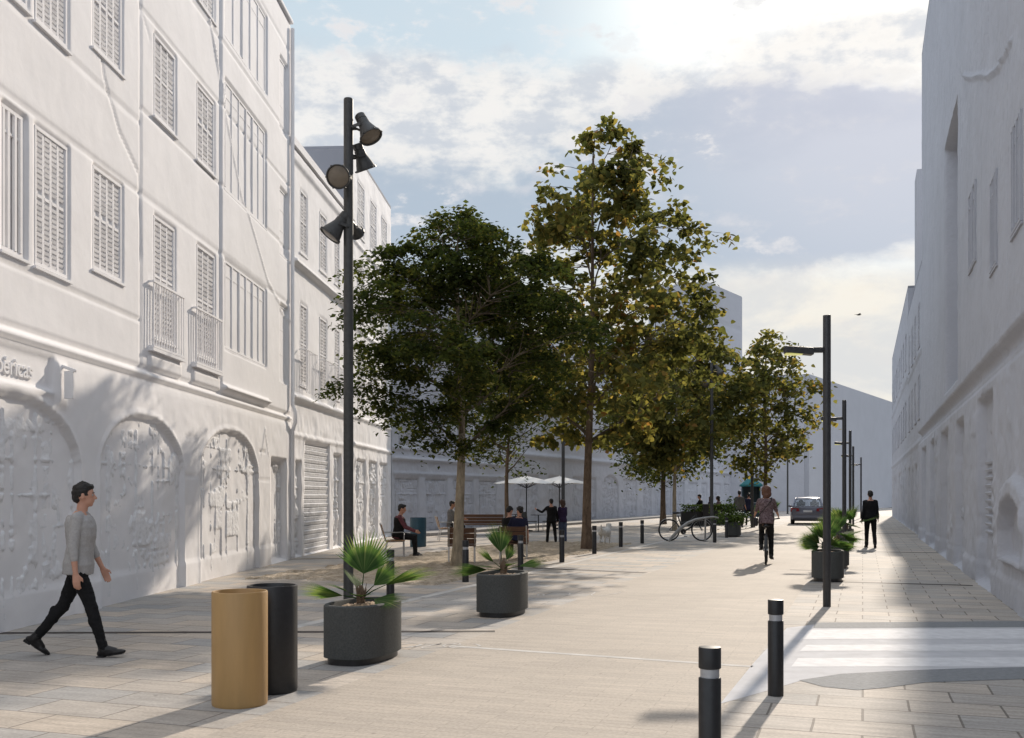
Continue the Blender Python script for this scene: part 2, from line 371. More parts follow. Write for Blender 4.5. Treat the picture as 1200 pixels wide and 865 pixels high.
n_big = noise(2.6, 9, .58, 3.1, .3); n_mid = noise(7, 9, .62, 8.4, .2); n_fin = noise(20, 7, .6, 1.4)
def blob(a0, e0, ra, re, soft=.5, nz=None, k=1.1):
    """a bank of cloud round compass a0 / elevation e0 (degrees), its outline broken by noise"""
    da = math_('DIVIDE', math_('SUBTRACT', az, R(a0)), R(ra)); de = math_('DIVIDE', math_('SUBTRACT', el, R(e0)), R(re))
    d = math_('SQRT', math_('ADD', math_('MULTIPLY', da, da), math_('MULTIPLY', de, de)))
    if nz is not None: d = math_('ADD', d, math_('MULTIPLY', math_('SUBTRACT', nz, .5), k))
    return ramp(d, 1.0+soft*.5, 1.0-soft*.5)
def mix(f, a, b, mode='MIX'):
    n = N.new('ShaderNodeMix'); n.data_type = 'RGBA'; n.blend_type = mode
    if isinstance(f, float): n.inputs['Factor'].default_value = f
    else: L.new(f, n.inputs['Factor'])
    for k, q in (('A', a), ('B', b)):
        if isinstance(q, tuple): n.inputs[k].default_value = (*q, 1)
        else: L.new(q, n.inputs[k])
    return n.outputs['Result']
CL = 1.0
# nishita is bright round the sun; thin high haze evens it out
dot = N.new('ShaderNodeVectorMath'); dot.operation = 'DOT_PRODUCT'; L.new(tc.outputs['Generated'], dot.inputs[0]); dot.inputs[1].default_value = sd
glow = math_('POWER', ramp(dot.outputs['Value'], .905, 1.0), 3.4)
veil = mix(glow, (8.0, 9.5, 10.4), (20, 19, 17))
base = mix(.88, mix(1.0, sky.outputs[0], (9.0, 10.4, 12.0), 'DARKEN'), veil)
base = mix(math_('MULTIPLY', ramp(n_fin, .50, .64), .6), base, (10.6, 10.7, 10.8))
base = mix(math_('MULTIPLY', ramp(n_mid, .42, .75), .18), base, (9.2, 9.3, 9.6))
fib = noise(3.3, 10, .66, 5.9, .5)
# white cumulus bank to the left and centre
wh = math_('MAXIMUM', blob(-9, 19.8, 13, 3.8, .45, n_mid, 1.6), blob(6, 20, 12, 2.6, .6, n_mid, 1.6))
wh = math_('MAXIMUM', wh, blob(19, 22.5, 8, 1.6, .9, n_mid, 1.3))
whc = mix(ramp(n_fin, .38, .58), (7.9, 8.2, 8.8), (11.6, 11.2, 10.7))
c1 = mix(math_('MULTIPLY', wh, .85), base, whc)
# broad grey-lavender bank over the middle of the street
gr = math_('MAXIMUM', blob(12.5, 16.6, 13, 5.0, .28, n_mid, .75), blob(-7, 15.0, 11, 3.0, .7, n_mid, .9))
grc = mix(glow, (5.6, 6.6, 7.8), (7.4, 7.7, 8.8))
grc = mix(math_('MULTIPLY', ramp(n_fin, .50, .75), .5), grc, (9.6, 9.4, 9.6))
c2 = mix(math_('MULTIPLY', gr, .92), c1, grc)
rim = math_('MULTIPLY', math_('MULTIPLY', gr, math_('SUBTRACT', 1.0, gr)), 2.6)
c2 = mix(math_('MULTIPLY', rim, ramp(n_fin, .35, .6)), c2, (11.8, 11.4, 10.8))
c2 = mix(math_('MULTIPLY', ramp(n_fin, .54, .66), ramp(n_mid, .45, .6)), c2, (10.0, 9.9, 10.0))
# bright creamy gap low over the far houses
lo = ramp(el, R(13.0), R(10.8))
loc_ = mix(ramp(n_mid, .42, .62), (9.4, 9.2, 8.9), (11.8, 11.0, 9.6))
loc_ = mix(ramp(az, R(6), R(-8)), loc_, (6.4, 7.4, 8.8))
c3 = mix(math_('MULTIPLY', lo, .85), c2, loc_)
c3 = mix(1.0, c3, (.87, .875, .885), 'MULTIPLY')
# the rest of the sky dome (behind the camera): unseen broken cloud, brightened as fill for the shaded walls
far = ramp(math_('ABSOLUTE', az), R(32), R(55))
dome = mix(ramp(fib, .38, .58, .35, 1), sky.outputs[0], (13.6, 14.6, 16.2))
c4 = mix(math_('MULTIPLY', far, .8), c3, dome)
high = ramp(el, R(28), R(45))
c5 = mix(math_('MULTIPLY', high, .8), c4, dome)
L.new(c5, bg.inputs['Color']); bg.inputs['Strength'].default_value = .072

vs = sc.view_settings; vs.view_transform = 'Standard'; vs.look = 'None'; vs.gamma = 1; vs.use_curve_mapping = False; vs.exposure = 0.36
sc.render.film_transparent = False
sc.cycles.max_bounces = 8; sc.cycles.transparent_max_bounces = 8; sc.cycles.diffuse_bounces = 4
# ------------------------------------------------------------------ the ground
def sheet(name, m, poly, z, rot=True, kind='structure', dz=0.0):
    mb = MB(); n = len(poly); mb.add([(x, y, z) for x, y in poly], [tuple(range(n))])
    o = mb.build(name, m, fix=False)
    if o.data.polygons[0].normal.z < 0: o.data.flip_normals()
    if rot: o.rotation_euler = (0, 0, -TH)
    return tag(o, kind=kind)
def puv(px, py): return uv_of(G(px, py))
UL, UR, UW = -4.13, -.97, 2.1
sheet('ground', M['asphalt'], [(-500, -300), (500, -300), (500, 900), (-500, 900)], -.03, False)
sheet('plaza_pavement', M['slabs'], [(-70, -12), (UL, -12), (UL, 135), (-70, 135)], 0)
sheet('road', M['roadpav'], [(UL, -12), (UR, -12), (UR, 135), (UL, 135)], 0)
sheet('pavement', M['slabs_right'], [(UR, -12), (6, -12), (6, 135), (UR, 135)], 0)
# rough crushed-stone strip with the trees: real relief
def tree_bed():
    u0, u1, v0, v1 = -11.2, -7.12, 16.6, 33.0
    du = .05; nu = int((u1-u0)/du); nv = int((v1-v0)/(du*1.4))
    U, V = np.meshgrid(np.linspace(u0, u1, nu), np.linspace(v0, v1, nv))
    e = np.minimum.reduce([U-u0, (u1-U)*1.5, V-v0, v1-V])+vnoise(U+80, V+9, .7, 4)*.9+vnoise(U+80, V+9, .2, 14)*.3
    h = np.clip(e*.5, -.05, .035)+vnoise(U+80, V, .35, 2)*.05+vnoise(U+80, V, .12, 3)*.04+vnoise(U+80, V, .06, 6)*.02
    h = np.where(e < .02, -.02, np.maximum(h, .006)); h[0] = h[-1] = -.02; h[:, 0] = h[:, -1] = -.02
    P = np.stack([U, V, h], -1).reshape(-1, 3)
    i = (np.arange(nv-1)[:, None]*nu+np.arange(nu-1)[None]).ravel()
    o = np_mesh('tree_bed', P, np.stack([i, i+1, i+nu+1, i+nu], 1), M['sand'], smooth=True)
    o.rotation_euler = (0, 0, -TH); tag(o, kind='structure')
tree_bed()
def strip(name, a, b, w_, m, z=.0015):
    (u0, v0), (u1, v1) = a, b; d = Vector((u1-u0, v1-v0)).normalized(); n = Vector((-d.y, d.x))*w_/2
    sheet(name, m, [(u0+n.x, v0+n.y), (u1+n.x, v1+n.y), (u1-n.x, v1-n.y), (u0-n.x, v0-n.y)], z)
strip('kerb_line', (-6.5, 10.5), (-6.5, 60), .15, M['line_pale'])
strip('joint_line', (UL, 10.05), (UR, 9.75), .09, M['line_pale'])
strip('joint_line', (-6.5, 14.6), (UL, 14.5), .06, M['line_pale'])
strip('joint_line', (UL, 41), (UR, 41), .05, M['line_pale'])
strip('drain', puv(-20, 742), puv(580, 740), .15, M['slot'])
strip('drain', puv(622, 665.5), puv(757, 671.5), .24, M['slot'])
strip('drain', puv(949, 681), puv(1140, 686.3), .20, M['slot'])
strip('drain', puv(335, 655.5), puv(452, 653.5), .25, M['slot'])
strip('drain', (UR-.5, 22.6), (UR+.4, 22.6), .15, M['slot'])
strip('drain', (UR+.2, 30.5), (UW-.02, 30.5), .25, M['slot'])
strip('drain', (UR+.2, 45.0), (UW-.02, 45.0), .4, M['slot'])
strip('drain', (-6.4, 33.2), (UL-.05, 33.1), .06, M['slot'])
def pxsheet(name, m, pts, z): return sheet(name, m, [puv(x, y) for x, y in pts], z)
def clipw(q): return q
pxsheet('crossing_ramp', M['paint_grey'], [(844, 825), (884, 776), (922, 736), (958, 731.5), (1214, 729), (1290, 788), (1130, 785), (1040, 788), (985, 792), (938, 798), (905, 808)], .0015)
for ya, yb, xa in ((737.5, 748.5, 948), (755.5, 762.5, 945), (771, 781, 935)):
    pxsheet('crossing_stripe', M['paint_white'], [(xa, ya+.6), (1215, ya-.4), (1245, yb+.2), (xa-8, yb+.8)], .003)
pxsheet('crossing_edge', M['tactile'], [(955, 730), (1210, 728), (1214, 735.2), (953, 736.3)], .003)
pxsheet('tactile_paving', M['tactile'], [(936, 797.5), (985, 790), (1060, 786), (1130, 783.5), (1200, 782), (1290, 788.8), (1310, 800), (1200, 796), (1085, 800), (1040, 806), (1005, 809), (965, 805)], .003)
# chalky scrawl left on the paving
def scrawl(c, n, L_, h, seed):
    r = random.Random(seed); pts = []
    for i in range(n):
        t = i/(n-1); pts.append((t*L_+.14*math.sin(t*22), h*math.sin(t*19+seed)*.5+r.uniform(-.04, .04)))
    mb = MB(); w_ = .012; vsx = []
    for i, (x, y) in enumerate(pts):
        a = pts[max(0, i-1)]; b = pts[min(n-1, i+1)]; d = Vector((b[0]-a[0], b[1]-a[1])).normalized()
        k = w_*(1+.5*math.sin(i*1.7))
        vsx += [(x-d.y*k, y+d.x*k, .0025), (x+d.y*k, y-d.x*k, .0025)]
    mb.add(vsx, [(2*i, 2*i+1, 2*i+3, 2*i+2) for i in range(n-1)])
    o = mb.build('chalk_marking', M['line_pale'], fix=False); o.location = c; tag(o, kind='structure')
scrawl(G(470, 757), 60, .75, .30, 1); scrawl(G(618, 696), 60, 1.5, .7, 2)
# footing strips along the far houses
# ------------------------------------------------------------------ buildings
def grid_wall(L_, H, res, df):
    nx = int(L_/res)+1; nz = int(H/res)+1
    X, Z = np.meshgrid(np.linspace(0, L_, nx), np.linspace(0, H, nz))
    d = df(X, Z); d[:, 0] = 0; d[:, -1] = 0; d[-1] = 0
    return X, Z, d, nx, nz
def smoothbox(X, Z, x0, x1, z0, z1, s):
    e = np.minimum(np.minimum(X-x0, x1-X), np.minimum(Z-z0, z1-Z)); return np.clip(e/s+.5, 0, 1)
def archmask(X, Z, x0, x1, zs, rise, s, z0=-9):
    cx = (x0+x1)/2; a = (x1-x0)/2
    top = zs+rise*np.sqrt(np.clip(1-((X-cx)/a)**2, 0, 1))
    e = np.minimum(np.minimum(X-x0, x1-X), top-Z); e = np.minimum(e, Z-z0); return np.clip(e/s+.5, 0, 1)
class Bld:
    """one house: empty at the near foot of its street wall, local x along the wall, -y to the street"""
    def __init__(s, name, label, P, Q, H, depth, m, res=.06, group=None):
        s.P = Vector((P[0], P[1], 0)); q = Vector((Q[0], Q[1], 0)); d = q-s.P; s.L = d.length; s.H = H; s.depth = depth
        s.root = thing(name, label, 'building', s.P, math.atan2(d.y, d.x), group); s.m = m; s.res = res; s.dfs = []; s.rough = .01
    def X(s, px):      # where the sight line at this pixel column meets the wall
        k = (px-600)/1200.0; c, n = math.cos(s.root.rotation_euler.z), math.sin(s.root.rotation_euler.z)
        t = (k*s.P.y-s.P.x)/(c-k*n); return t
    def Z(s, px, py):
        t = s.X(px); Y = s.P.y+t*math.sin(s.root.rotation_euler.z); return 1.6+(580-py)/1200*Y
    def wall(s, seed=1, low=0.0, lowz=3.5, rnd=1.0):
        def df(X, Z):
            d = np.zeros_like(X)
            for f in s.dfs: d = f(X, Z, d)
            k = np.clip((lowz-Z)/.3, 0, 1)*low+s.rough
            d = d+k*(vnoise(X+50, Z+50, .9, seed)*.9+vnoise(X+50, Z+50, .33, seed+1)+vnoise(X+50, Z+50, .14, seed+2)*.6)
            return d
        X, Z, d, nx, nz = grid_wall(s.L, s.H, s.res, df)
        P = np.stack([X, -d, Z], -1).reshape(-1, 3)
        i = (np.arange(nz-1)[:, None]*nx+np.arange(nx-1)[None]).ravel()
        F = np.stack([i, i+1, i+nx+1, i+nx], 1)
        n = len(P); e = np.array([(0, 0, 0), (s.L, 0, 0), (s.L, 0, s.H), (0, 0, s.H), (0, s.depth, 0), (s.L, s.depth, 0), (s.L, s.depth, s.H), (0, s.depth, s.H)])
        B = np.array([(0, 3, 7, 4), (1, 5, 6, 2), (3, 2, 6, 7), (4, 7, 6, 5)])+n
        o = np_mesh('wall', np.vstack([P, e]), np.vstack([F, B]), s.m, s.root, smooth=True)
        sm = np.ones(len(F)+4, dtype=bool); sm[-4:] = False; o.data.polygons.foreach_set('use_smooth', sm)
        return o
    def recess(s, x0, x1, z0, z1, dp=.1, k=.05): s.dfs.append(lambda X, Z, d: d-dp*smoothbox(X, Z, x0, x1, z0, z1, k))
    def ridge(s, x0, x1, z0, z1, hh=.03, k=.05): s.recess(x0, x1, z0, z1, -hh, k)
    def groove(s, pts, w_=.05, hh=-.03):
        def f(X, Z, d):
            e = np.full_like(X, 9.)
            for (a, b), (c, g) in zip(pts[:-1], pts[1:]):
                vx, vz = c-a, g-b; t = np.clip(((X-a)*vx+(Z-b)*vz)/(vx*vx+vz*vz), 0, 1)
                e = np.minimum(e, np.hypot(X-a-t*vx, Z-b-t*vz))
            return d+hh*np.clip(1-e/w_, 0, 1)
        s.dfs.append(f)
def window(b, x0, x1, z0, z1, style='louver', dp=.1, pitch=.066, cols=2, m=None, leaf_n=1, recess=True):
    m = m or b.m; dp = dp*.45
    if recess: b.recess(x0, x1, z0, z1, dp, .03)
    y = dp-.02; f = MB(); t = .045
    xa, xb, za, zb = x0+.02, x1-.02, z0+.02, z1-.02
    f.box(((xa+xb)/2, y, zb-t/2), (xb-xa, .05, t)); f.box(((xa+xb)/2, y, za+t/2), (xb-xa, .05, t))
    for xx in (xa+t/2, xb-t/2): f.box((xx, y, (za+zb)/2), (t, .048, zb-za-2*t))
    f.box(((x0+x1)/2, -.008, z0-.02), (x1-x0+.10, .045, .035))          # sill
    w_ = f.build('window', m, b.root, bevel=.004)
    g = MB(); xi, xj, zi, zj = xa+t, xb-t, za+t, zb-t; W = xj-xi
    g.box(((xi+xj)/2, y+.022, (zi+zj)/2), (W-.002, .01, zj-zi-.002))
    rr = random.Random(int(x0*100)+int(z0*10))
    if style == 'louver':
        n = int((zj-zi)/pitch); cw = W/cols
        for c in range(cols):
            cx = xi+cw*(c+.5)
            for sx in (-1, 1): g.box((cx+sx*(cw/2-.014), y+.006, (zi+zj)/2), (.026, .03, zj-zi-.004))
            g.box((cx, y+.004, (zi+zj)/2+.02), (cw-.076, .03, .04))
            for k in range(n):
                zz = zi+pitch*(k+.5); dx = rr.uniform(-.006, .006)
                if abs(zz-(zi+zj)/2-.02) < .06: continue
                g.box((cx+dx, y-.004+rr.uniform(-.004, .004), zz), (cw-.08, .012, pitch*.62), rot=Euler((R(17+rr.uniform(-5, 5)), 0, rr.uniform(-.02, .02))))
    elif style == 'panes':
        cw = W/cols
        for c in range(1, cols): g.box((xi+cw*c, y+.004, (zi+zj)/2), (.045, .03, zj-zi-.004))
        for k in (.36, .70): g.box(((xi+xj)/2, y-.001, zi+(zj-zi)*k), (W-.004, .024, .035))
        for c in range(cols):
            for k in range(3):
                g.box((xi+cw*(c+.5), y+.012, zi+(zj-zi)*(k+.5)/3), (cw*.6, .02, (zj-zi)/3*.6))
    elif style == 'vertical':
        cw = W/cols
        for c in range(cols+1):
            g.box((min(max(xi+cw*c, xi+.03), xj-.03), y-.004-rr.uniform(0, .02), (zi+zj)/2), (.05, .035, zj-zi-.004))
        g.box(((xi+xj)/2, y-.001, zj-.25), (W-.004, .03, .03))
    g.build('shutter', m, w_, bevel=0)
    return w_
def shopfront(b, x0, x1, z1, dp, seed, arch=None, amp=.05, m=None, panels=5, z0=.02, inset=.03, name='shop_front'):
    """rough relief panel standing at the back of an opening"""
    m = m or b.m; res = .026 if x1-x0 < 5 and b.res < .08 else .05; nx = int((x1-x0)/res); nz = int((z1-z0)/res)
    X, Z = np.meshgrid(np.linspace(x0+inset, x1-inset, nx), np.linspace(z0, z1-inset, nz))
    r = np.random.default_rng(seed); d = np.zeros_like(X)
    xs = sorted(r.uniform(x0+.05, x1-.05, panels)); L_ = x1-x0
    for i, x in enumerate(xs):                                         # mouldings and door leaves
        d += smoothbox(X, Z, x-.025, x+.03, z0+.1, z1-r.uniform(.1, .7), .04)*r.uniform(.03, .06)
    for i in range(panels+2):
        ca, cb = r.uniform(x0, max(x0+.05, x1-.3)), r.uniform(.3, max(.4, z1-.5)); ww, hh = r.uniform(.2, max(.25, L_*.3)), r.uniform(.25, .9)
        d += smoothbox(X, Z, ca, ca+ww, cb, cb+hh, .05)*r.uniform(-.05, .05)
        if i % 2: d += smoothbox(X, Z, ca-.04, ca+ww+.04, cb+hh, cb+hh+.04, .03)*.025
    for i in range(panels*2):                                          # thin joint lines
        x = r.uniform(x0, x1); za = r.uniform(0, z1*.5); zb = za+r.uniform(.5, 1.8)
        d -= smoothbox(X, Z, x, x+.035, za, zb, .02)*.022
        z_ = r.uniform(.3, z1-.1); xa_ = r.uniform(x0, x1-.2); d -= smoothbox(X, Z, xa_, xa_+r.uniform(.2, .9), z_, z_+.03, .02)*.035
    hz = z1*.72; d += smoothbox(X, Z, x0, x1, hz, hz+.05, .03)*.025
    msk = np.clip(vnoise(X+20, Z+20, .8, seed+9)*3+.5, 0, 1)
    d += amp*(vnoise(X+9, Z+9, .30, seed)+vnoise(X+9, Z+9, .11, seed+1)*.9*msk+vnoise(X+9, Z+9, .06, seed+2)*.7*msk+vnoise(X+9, Z+9, .035, seed+3)*.3)*1.2
    for k in range(14):                                                # lumps, handles, notices
        cx, cz, s_ = r.uniform(x0, x1), r.uniform(.2, z1), r.uniform(.04, .12)
        d += r.uniform(-.035, .045)*np.exp(-(((X-cx)/s_)**2+((Z-cz)/(s_*r.uniform(.7, 2.4)))**2)**2)
    d = np.clip(d+.03, -.01, dp*.92)
    P = np.stack([X, (dp-.015)-d, Z], -1).reshape(-1, 3)
    i = (np.arange(nz-1)[:, None]*nx+np.arange(nx-1)[None]).ravel(); F = np.stack([i, i+1, i+nx+1, i+nx], 1)
    if arch:
        zs, rise = arch; cx = (x0+x1)/2; a = (x1-x0)/2-inset*.5
        keep = (Z <= zs+rise*np.sqrt(np.clip(1-((X-cx)/a)**2, 0, 1))).ravel()
        F = F[keep[F].all(1)]
    return np_mesh(name, P, F, m, b.root, smooth=True)
def text_part(b, s, x, z, size, m, y=-.03, name='lettering', ext=.025, align='RIGHT'):
    c = bpy.data.curves.new(name, 'FONT'); c.body = s; c.size = size; c.extrude = ext; c.align_x = align; c.bevel_depth = .004
    t = link(bpy.data.objects.new('tmp', c)); dg = bpy.context.evaluated_depsgraph_get()
    me = bpy.data.meshes.new_from_object(t.evaluated_get(dg)); bpy.data.objects.remove(t)
    me.name = name; me.materials.clear(); me.materials.append(m)
    o = link(bpy.data.objects.new(name, me)); o.parent = b.root; o.location = (x, y, z); o.rotation_euler = (R(90), 0, 0); return o

# ---- near left: arcaded house
wx = lambda Y: -6.2575+.02764*Y
B1 = Bld('arcaded_house', 'tall white house with arched shop fronts and louvred shutters at the left edge', (wx(4), 4), (wx(25.6), 25.6), 13.35, 9, M['plaster'], .045)
ZX = lambda a, b_: (B1.X(a), B1.X(b_))
ct = 3.5
# ground floor arches (measured px 114-211, 231-300 and one leaving the frame)
arches = [(B1.X(88)-3.42, B1.X(88), 1.95, .84), (B1.X(113.5), B1.X(211), 1.95, .88), (B1.X(231), B1.X(299.5), 2.0, .88)]
arches.append((arches[0][0]-4.3, arches[0][0]-.75, 1.95, .84))
for (x0, x1, zs, rise) in arches:
    B1.dfs.append(lambda X, Z, d, a=(x0, x1, zs, rise): d+.018*archmask(X, Z, a[0]-.09, a[1]+.09, a[2], a[3]+.09, .04)-.080*archmask(X, Z, a[0], a[1], a[2], a[3], .025))
B1.recess(*ZX(315, 333), 0.05, 2.45, .16)
B1.ridge(0, B1.L, ct-.05, ct+.05, .07, .04); B1.groove([(0, ct+.09), (B1.L, ct+.09)], .05, -.05); B1.ridge(0, B1.L, ct-.16, ct-.06, .03, .04)
B1.dfs.append(lambda X, Z, d: d+0*Z+.02*np.clip((.45-Z)/.05, 0, 1))
B1.dfs.append(lambda X, Z, d: d+.05*np.clip((ct-.1-Z)/.1, 0, 1))
sx1 = B1.X(59); B1.recess(B1.X(59)-3.6, sx1, 2.93, 3.35, .05); B1.ridge(*ZX(61, 73), 2.75, 3.30, .04, .04); B1.ridge(B1.X(59)-3.6, sx1, 2.86, 2.92, .03, .04)
for a, bq, z_ in ((213, 232, 2.62), (301, 312, 2.55)): B1.recess(B1.X(a), B1.X(bq)-.25, z_, z_+.03, .03, .03)
B1.recess(B1.X(212), B1.X(230), 1.93, 1.96, .02, .03); B1.recess(B1.X(300), B1.X(314), 1.93, 1.96, .02, .03)
B1.groove([(B1.X(304), 2.5), (B1.X(308), 3.1), (B1.X(312), 2.5)], .035, .03)
# storeys: vertical seams and string lines
for px in (165, 257.5): B1.groove([(B1.X(px), ct+.1), (B1.X(px), 13.3)], .05, -.035)
B1.ridge(B1.X(257.5)+.03, B1.X(340)-.05, ct+.1, 13.3, .03, .05)
for (a, bq, z_) in ((-60, 164, 6.32), (-60, 164, 4.33), (-60, 164, 7.42), (166, 338, 6.33), (166, 338, 7.66), (166, 338, 9.25), (166, 338, 10.5), (-60, 164, 9.4), (-60, 338, 12.6)):
    B1.groove([(B1.X(a) if a > 0 else .2, z_), (B1.X(bq), z_)], .045, -.028)
B1.groove([(B1.X(113), 8.4), (B1.X(122), 7.6), (B1.X(140), 7.0), (B1.X(163), 6.6), (B1.X(165), 5.3)], .04, -.03)
B1.groove([(B1.X(215), 12.9), (B1.X(240), 11.0), (B1.X(262), 9.4), (B1.X(283), 7.9), (B1.X(312), 6.5), (B1.X(338), 5.9)], .045, .03)
B1.groove([(B1.X(222), 12.9), (B1.X(262), 9.15)], .03, .02)
B1.groove([(B1.X(160), 10), (B1.X(163), 9.3), (B1.X(176), 8.9)], .035, -.02)
# windows
def W1(pa, pb, zb, zt, *a, **k): return window(B1, *ZX(pa, pb), zb, zt, *a, **k)
W1(2, 31, 4.45, 6.20, 'vertical', .16, cols=3); W1(41.5, 81, 4.44, 6.22, 'louver', .13, cols=4); W1(109, 144, 4.76, 6.25, 'louver', .12, cols=4)
W1(2, 33, 7.5, 9.2, 'louver', .10, cols=4); W1(41.5, 80.5, 7.48, 9.2, 'louver', .12, cols=4); W1(109, 144, 7.87, 9.3, 'louver', .12, cols=4)
W1(2, 33, 10.4, 12.1, 'louver', .10, cols=4); W1(41.5, 80.5, 10.4, 12.1, 'louver', .12, cols=4); W1(109, 144, 10.6, 12.1, 'louver', .12, cols=4)
W1(181, 206, 4.15, 6.17, 'louver', .13, cols=3, pitch=.085); W1(231, 252.5, 4.15, 6.2, 'louver', .12, cols=3, pitch=.085)
W1(262, 311, 4.50, 6.28, 'vertical', .10, cols=6); W1(326.5, 336, 4.3, 6.2, 'panes', .14, cols=1)
W1(181, 206.5, 7.75, 9.12, 'louver', .12, cols=3, pitch=.085); W1(231, 252, 7.72, 9.14, 'louver', .12, cols=3, pitch=.085); W1(262, 311, 7.65, 9.85, 'vertical', .10, cols=6); W1(327, 336, 7.4, 9.0, 'panes', .12, cols=1)
W1(181, 206.5, 10.65, 12.1, 'louver', .12, cols=3, pitch=.085); W1(231, 252, 10.65, 12.1, 'louver', .12, cols=3, pitch=.085); W1(262, 312, 10.7, 12.5, 'vertical', .10, cols=5); W1(327, 336, 10.35, 12.15, 'panes', .12, cols=1)
for k in range(4):
    xo = B1.X(2)-1.9-2.1*k
    if xo > 0.4:
        for zb in (4.45, 7.5, 10.4): window(B1, xo, xo+1.3, zb, zb+1.72, 'louver', .12, cols=4)
# balconies with small railings
for pa, pb, zt, zb in ((174, 211, 5.02, 3.98), (225, 256, 4.97, 3.98)):
    x0, x1 = ZX(pa, pb); mb = MB()
    for zz in (zt, zb): mb.box(((x0+x1)/2, -.075, zz), (x1-x0, .035, .035))
    for xx in (x0+.025, x1-.025):
        for zz in (zt, zb): mb.box((xx, -.03, zz), (.03, .06, .03))
    n = 13
    for i in range(n): mb.box((x0+.03+(x1-x0-.06)*i/(n-1), -.075, (zt+zb)/2), (.016, .016, zt-zb-.04))
    mb.box(((x0+x1)/2, -.04, zb-.05), (x1-x0+.06, .11, .05)); mb.build('balcony', M['plaster'], B1.root)
    B1.ridge(x0, x1, 3.62, zb-.12, .04)
B1.ridge(B1.X(259), B1.X(313), 3.68, 3.76, .10)
B1.rough = .004; B1.wall(3, .008, ct-.1)
for i, (x0, x1, zs, rise) in enumerate(arches):
    shopfront(B1, x0, x1, zs+rise, .070, 20+i, (zs, rise), .045, M['plaster_low'], 9, inset=.02)
shopfront(B1, *ZX(315, 333), 2.44, .16, 31, None, .03, M['plaster_low'], 3, name='door')
text_part(B1, 'Ibéricas', B1.X(36.5), 3.02, .30, M['plaster'], .005, 'lettering', .03)
mb = MB()                                                     # projecting swan-neck sign by the fascia
xa = B1.X(66); mb.box((xa, -.17, 3.02), (.05, .12, .36)); mb.bar((xa, -.03, 3.28), (xa, -.26, 3.20), .04); mb.build('hanging_sign', M['plaster'], B1.root, bevel=.01)
mb = MB(); x = B1.X(338.5); mb.tube([(x, -.09, .05), (x, -.09, 3.2), (x-.05, -.17, 3.4), (x-.05, -.17, 3.65), (x, -.09, 3.85), (x, -.09, 13.2)], .05, 8); mb.build('downpipe', M['plaster'], B1.root, smooth=True)
mb = MB(); mb.box((B1.L/2, -.03, 13.40), (B1.L+.02, .12, .09)); mb.build('eaves', M['plaster'], B1.root, bevel=.02)
mb = MB(); mb.box((B1.L/2, 4.6, 13.42), (B1.L, 8.9, .10)); mb.build('roof', M['plaster_side'], B1.root)

# ---- second house
B2 = Bld('shuttered_house', 'narrower white house with tall shutters and a roller-shuttered shop next to the tall arcaded house', (-5.55, 25.62), (-5.132, 32.98), 10.4, 9, M['plaster'], .05)
Z2 = lambda a, b_: (B2.X(a), B2.X(b_))
B2.ridge(.1, B2.L-.1, 7.45, 7.60, .14, .08); B2.ridge(.1, B2.L-.1, 4.02, 4.16, .12, .08); B2.ridge(0.05, B2.L-.05, 10.05, 10.35, .06, .06)
B2.ridge(.1, B2.L-.1, 3.1, 3.16, .05)
for pa, pb in ((351.5, 360), (374.5, 383), (392, 398)):
    for zb, zt in ((4.45, 6.6), (7.9, 9.55)): window(B2, *Z2(pa, pb), zb, zt, 'louver', .09, cols=2, pitch=.09)
    mb = MB(); x0, x1 = B2.X(pa)-.2, B2.X(pb)+.2
    mb.box(((x0+x1)/2, -.22, 5.35), (x1-x0, .03, .03))
    for i in range(8): mb.box((x0+.02+(x1-x0-.04)*i/7, -.22, 4.78), (.018, .018, 1.1))
    for xx in (x0+.02, x1-.02): mb.box((xx, -.12, 5.35), (.03, .2, .028))
    mb.build('balcony', M['plaster'], B2.root)
xs, xe = Z2(357, 386); B2.recess(xs, xe, .05, 3.0, .14)
B2.recess(*Z2(345.5, 352.5), .05, 2.45, .14); B2.recess(*Z2(391, 400), .05, 2.8, .14)
B2.wall(13, .02, 3.9)
mb = MB()
for k in range(24): mb.box(((xs+xe)/2, .075+(.02 if k % 2 else 0), .12+.12*k), (xe-xs-.06, .07, .10), rot=Euler((R(18), 0, 0)))
mb.build('roller_shutter', M['plaster_low'], B2.root, bevel=.01)
shopfront(B2, *Z2(345.5, 352.5), 2.44, .14, 51, None, .03, M['plaster_low'], 2, name='door')
shopfront(B2, *Z2(391, 400), 2.79, .14, 52, None, .04, M['plaster_low'], 3)
mb = MB(); mb.box((B2.L/2, 4.5, 10.5), (B2.L-.02, 9.2, .2)); mb.build('roof', M['plaster'], B2.root)

# ---- third house with dark gable above it
B3 = Bld('gabled_house', 'taller weathered white house whose bare dark gable rises above the shuttered house', (-5.13, 33), (-4.73, 40), 12.75, 8, M['plaster'], .05)
for z_ in (3.2, 4.1, 7.0, 9.8): B3.ridge(.1, B3.L-.1, z_, z_+.1, .07)
for k in range(3):
    x0 = .7+2.15*k
    for zb, zt in ((4.5, 6.5), (7.4, 9.3), (10.2, 12.0)): window(B3, x0, x0+1.15, zb, zt, 'louver', .08, cols=2, pitch=.11)
    B3.recess(x0-.2, x0+1.4, .05, 2.75, .12)
B3.rough = .02; B3.wall(23, .03, 3.2)
for k in range(3): shopfront(B3, .5+2.15*k, 2.1+2.15*k, 2.74, .12, 60+k, None, .05, M['plaster_low'], 3)
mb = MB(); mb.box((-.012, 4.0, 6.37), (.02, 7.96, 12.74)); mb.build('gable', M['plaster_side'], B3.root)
mb = MB(); mb.box((B3.L/2, 4.0, 12.81), (B3.L-.02, 8.0, .1)); mb.build('roof', M['plaster_side'], B3.root)

